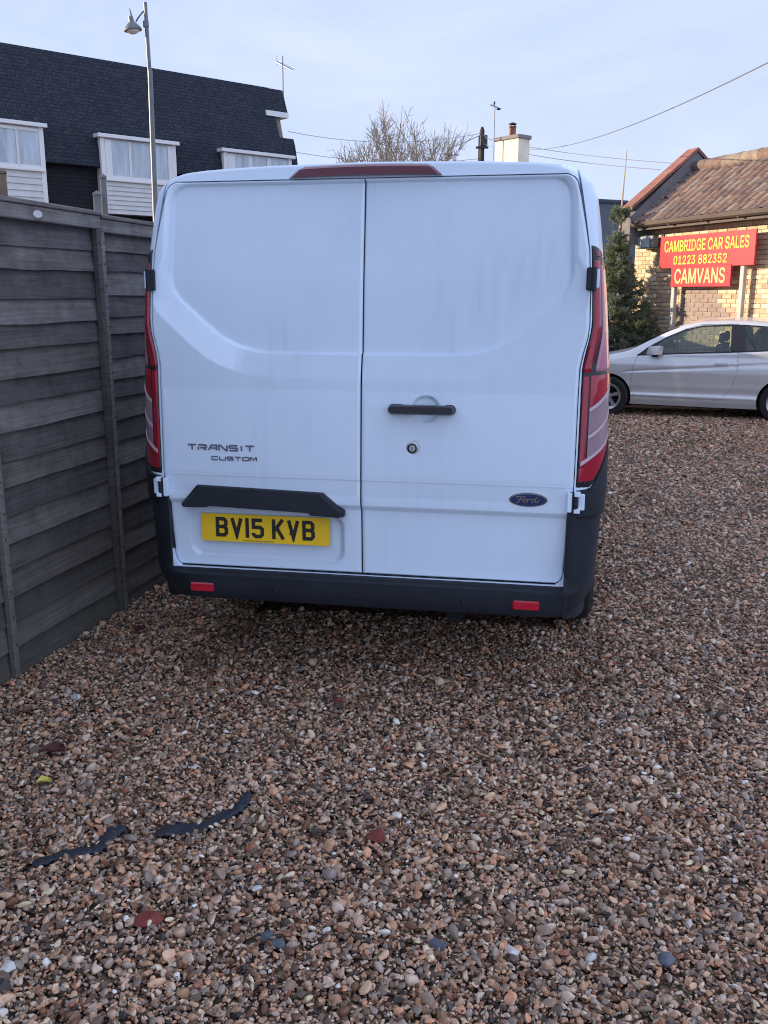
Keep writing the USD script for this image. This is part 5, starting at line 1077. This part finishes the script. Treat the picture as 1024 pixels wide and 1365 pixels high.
fa, fb = at(780, 240, 27.0), at(864, 259, 27.0); fd = fb - fa; fx = np.array([fd[0], fd[1], 0]); fx = np.array([math.sin(math.radians(62)), math.cos(math.radians(62)), 0]); fy = np.array([-fx[1], fx[0], 0])
fq = onplane(786, 241, fa, -fy); f1 = onplane(876, 262, fa, -fy); frz = math.atan2(fx[1], fx[0]); fg = float(gz(27)); zA = (fq[2] + f1[2]) / 2 - fg
fh = thing('slate_roof_house', 'low house with a plain dark slate roof seen behind the conifer', 'house', (fa[0], fa[1], fg), frz)
obj('wall', bx(-4, 4.2, .6, 6, -.4, zA - 1.85), 'house_brick', fh)
obj('roof', prism_x(Polygon([(.3, zA - 2.0), (3.3, zA), (6.3, zA - 2.0), (6.3, zA - 2.12), (3.3, zA - .12), (.3, zA - 2.12)]), -4.3, 4.5), 'shed_slate', fh)
obj('gable', prism_x(Polygon([(.6, zA - 1.85), (3.3, zA - .13), (6, zA - 1.85)]), -3.99, 4.19), 'house_brick', fh)
obj('ridge_tile', tube([(-4.3, 3.3, zA + .01), (4.5, 3.3, zA + .01)], .09, 10), 'shed_slate', fh)
# ------------------------------------------------------------------ overhead wires
def wire(label, a, b, sag, rad=.010):
    t = np.linspace(0, 1, 40)[:, None]; p = a * (1 - t) + b * t; p[:, 2] -= sag * 4 * (t * (1 - t))[:, 0]
    tag(obj('overhead_wire', tube(p, rad, 6), 'wire', None, True), label, 'wire')
ptop = np.array([pt_[0], PY, pt_[2] - .3])
w1 = at(1100, 44, 9.0); wire('overhead wire rising from the utility pole to the top right corner', ptop + (0.05, 0, 0), w1, .75, .007)
wire('upper of the two overhead wires sloping down from the pole to the brick gable', ptop + (.05, 0, -.1), at(905, 218, 24.0), .12, .008)
wire('lower of the two overhead wires sloping down from the pole to the brick gable', ptop + (.05, 0, -.35), at(880, 226, 22.0), .12, .008)
wire('upper overhead wire from the slate terrace towards the utility pole', at(384, 175, 36.5), ptop + (-.1, 0, .05), .35, .009)
wire('lower overhead wire from the slate terrace towards the utility pole', at(390, 202, 37.0), ptop + (-.1, 0, -.9), .25, .009)
wire('short thick stay wire leaving the utility pole on its left side', ptop + (-.05, 0, .0), at(600, 197, 41.0), .02, .018)

# ------------------------------------------------------------------ unseen house added on the left, outside the frame: it keeps the yard and the van in the shade
nh = thing('added_house', 'added two storey brick house shading the yard from beyond the fence, outside the photo on the left', 'house', (-13.0, -6.0, -.05), 0)
wins_ = [(x, z) for z in (.9, 3.5) for x in (1.6, 5.0, 8.4, 11.8)]
wp = Polygon([(0, 0), (14.6, 0), (14.6, 5.3), (0, 5.3)])
for x, z in wins_: wp = wp.difference(Polygon([(x, z), (x + 1.3, z), (x + 1.3, z + 1.2), (x, z + 1.2)]))
def yz_face(poly, x0, x1):
    return prism_x(poly, x0, x1)
hwl = obj('wall', yz_face(wp, -.3, 0), 'house_brick', nh)
obj('side_wall', bx(-6.5, -.301, 0, .3, 0, 5.3), 'house_brick', nh); obj('side_wall', bx(-6.5, -.301, 14.3, 14.6, 0, 5.3), 'house_brick', nh); obj('back_wall', bx(-6.8, -6.501, 0, 14.6, 0, 5.3), 'house_brick', nh)
for y0_ in (0.0, 14.3): obj('gable', xz_extr(Polygon([(-6.8, 5.301), (0, 5.301), (-3.4, 7.7)]), y0_, y0_ + .3), 'house_brick', nh)
obj('roof', xz_extr(Polygon([(.45, 5.05), (-3.4, 7.85), (-7.25, 5.05), (-7.25, 4.93), (-3.4, 7.72), (.45, 4.93)]), -.3, 14.9), 'slate_roof', nh)
obj('chimney', bx(-3.9, -2.9, 6.4, 7.3, 7.3, 9.0), 'house_brick', nh)
for x, z in wins_:
    f_ = Polygon([(x, z), (x + 1.3, z), (x + 1.3, z + 1.2), (x, z + 1.2)]); w_ = obj('window', yz_face(f_.difference(f_.buffer(-.07, join_style='mitre')).union(LineString([(x + .65, z), (x + .65, z + 1.2)]).buffer(.03)), -.14, -.06), 'white_frame', nh)
    obj('pane', yz_face(f_.buffer(-.05), -.11, -.10), 'house_pane', w_); obj('sill', bx(-.05, .06, x - .05, x + 1.35, z - .08, z - .002), 'cap_stone', w_)
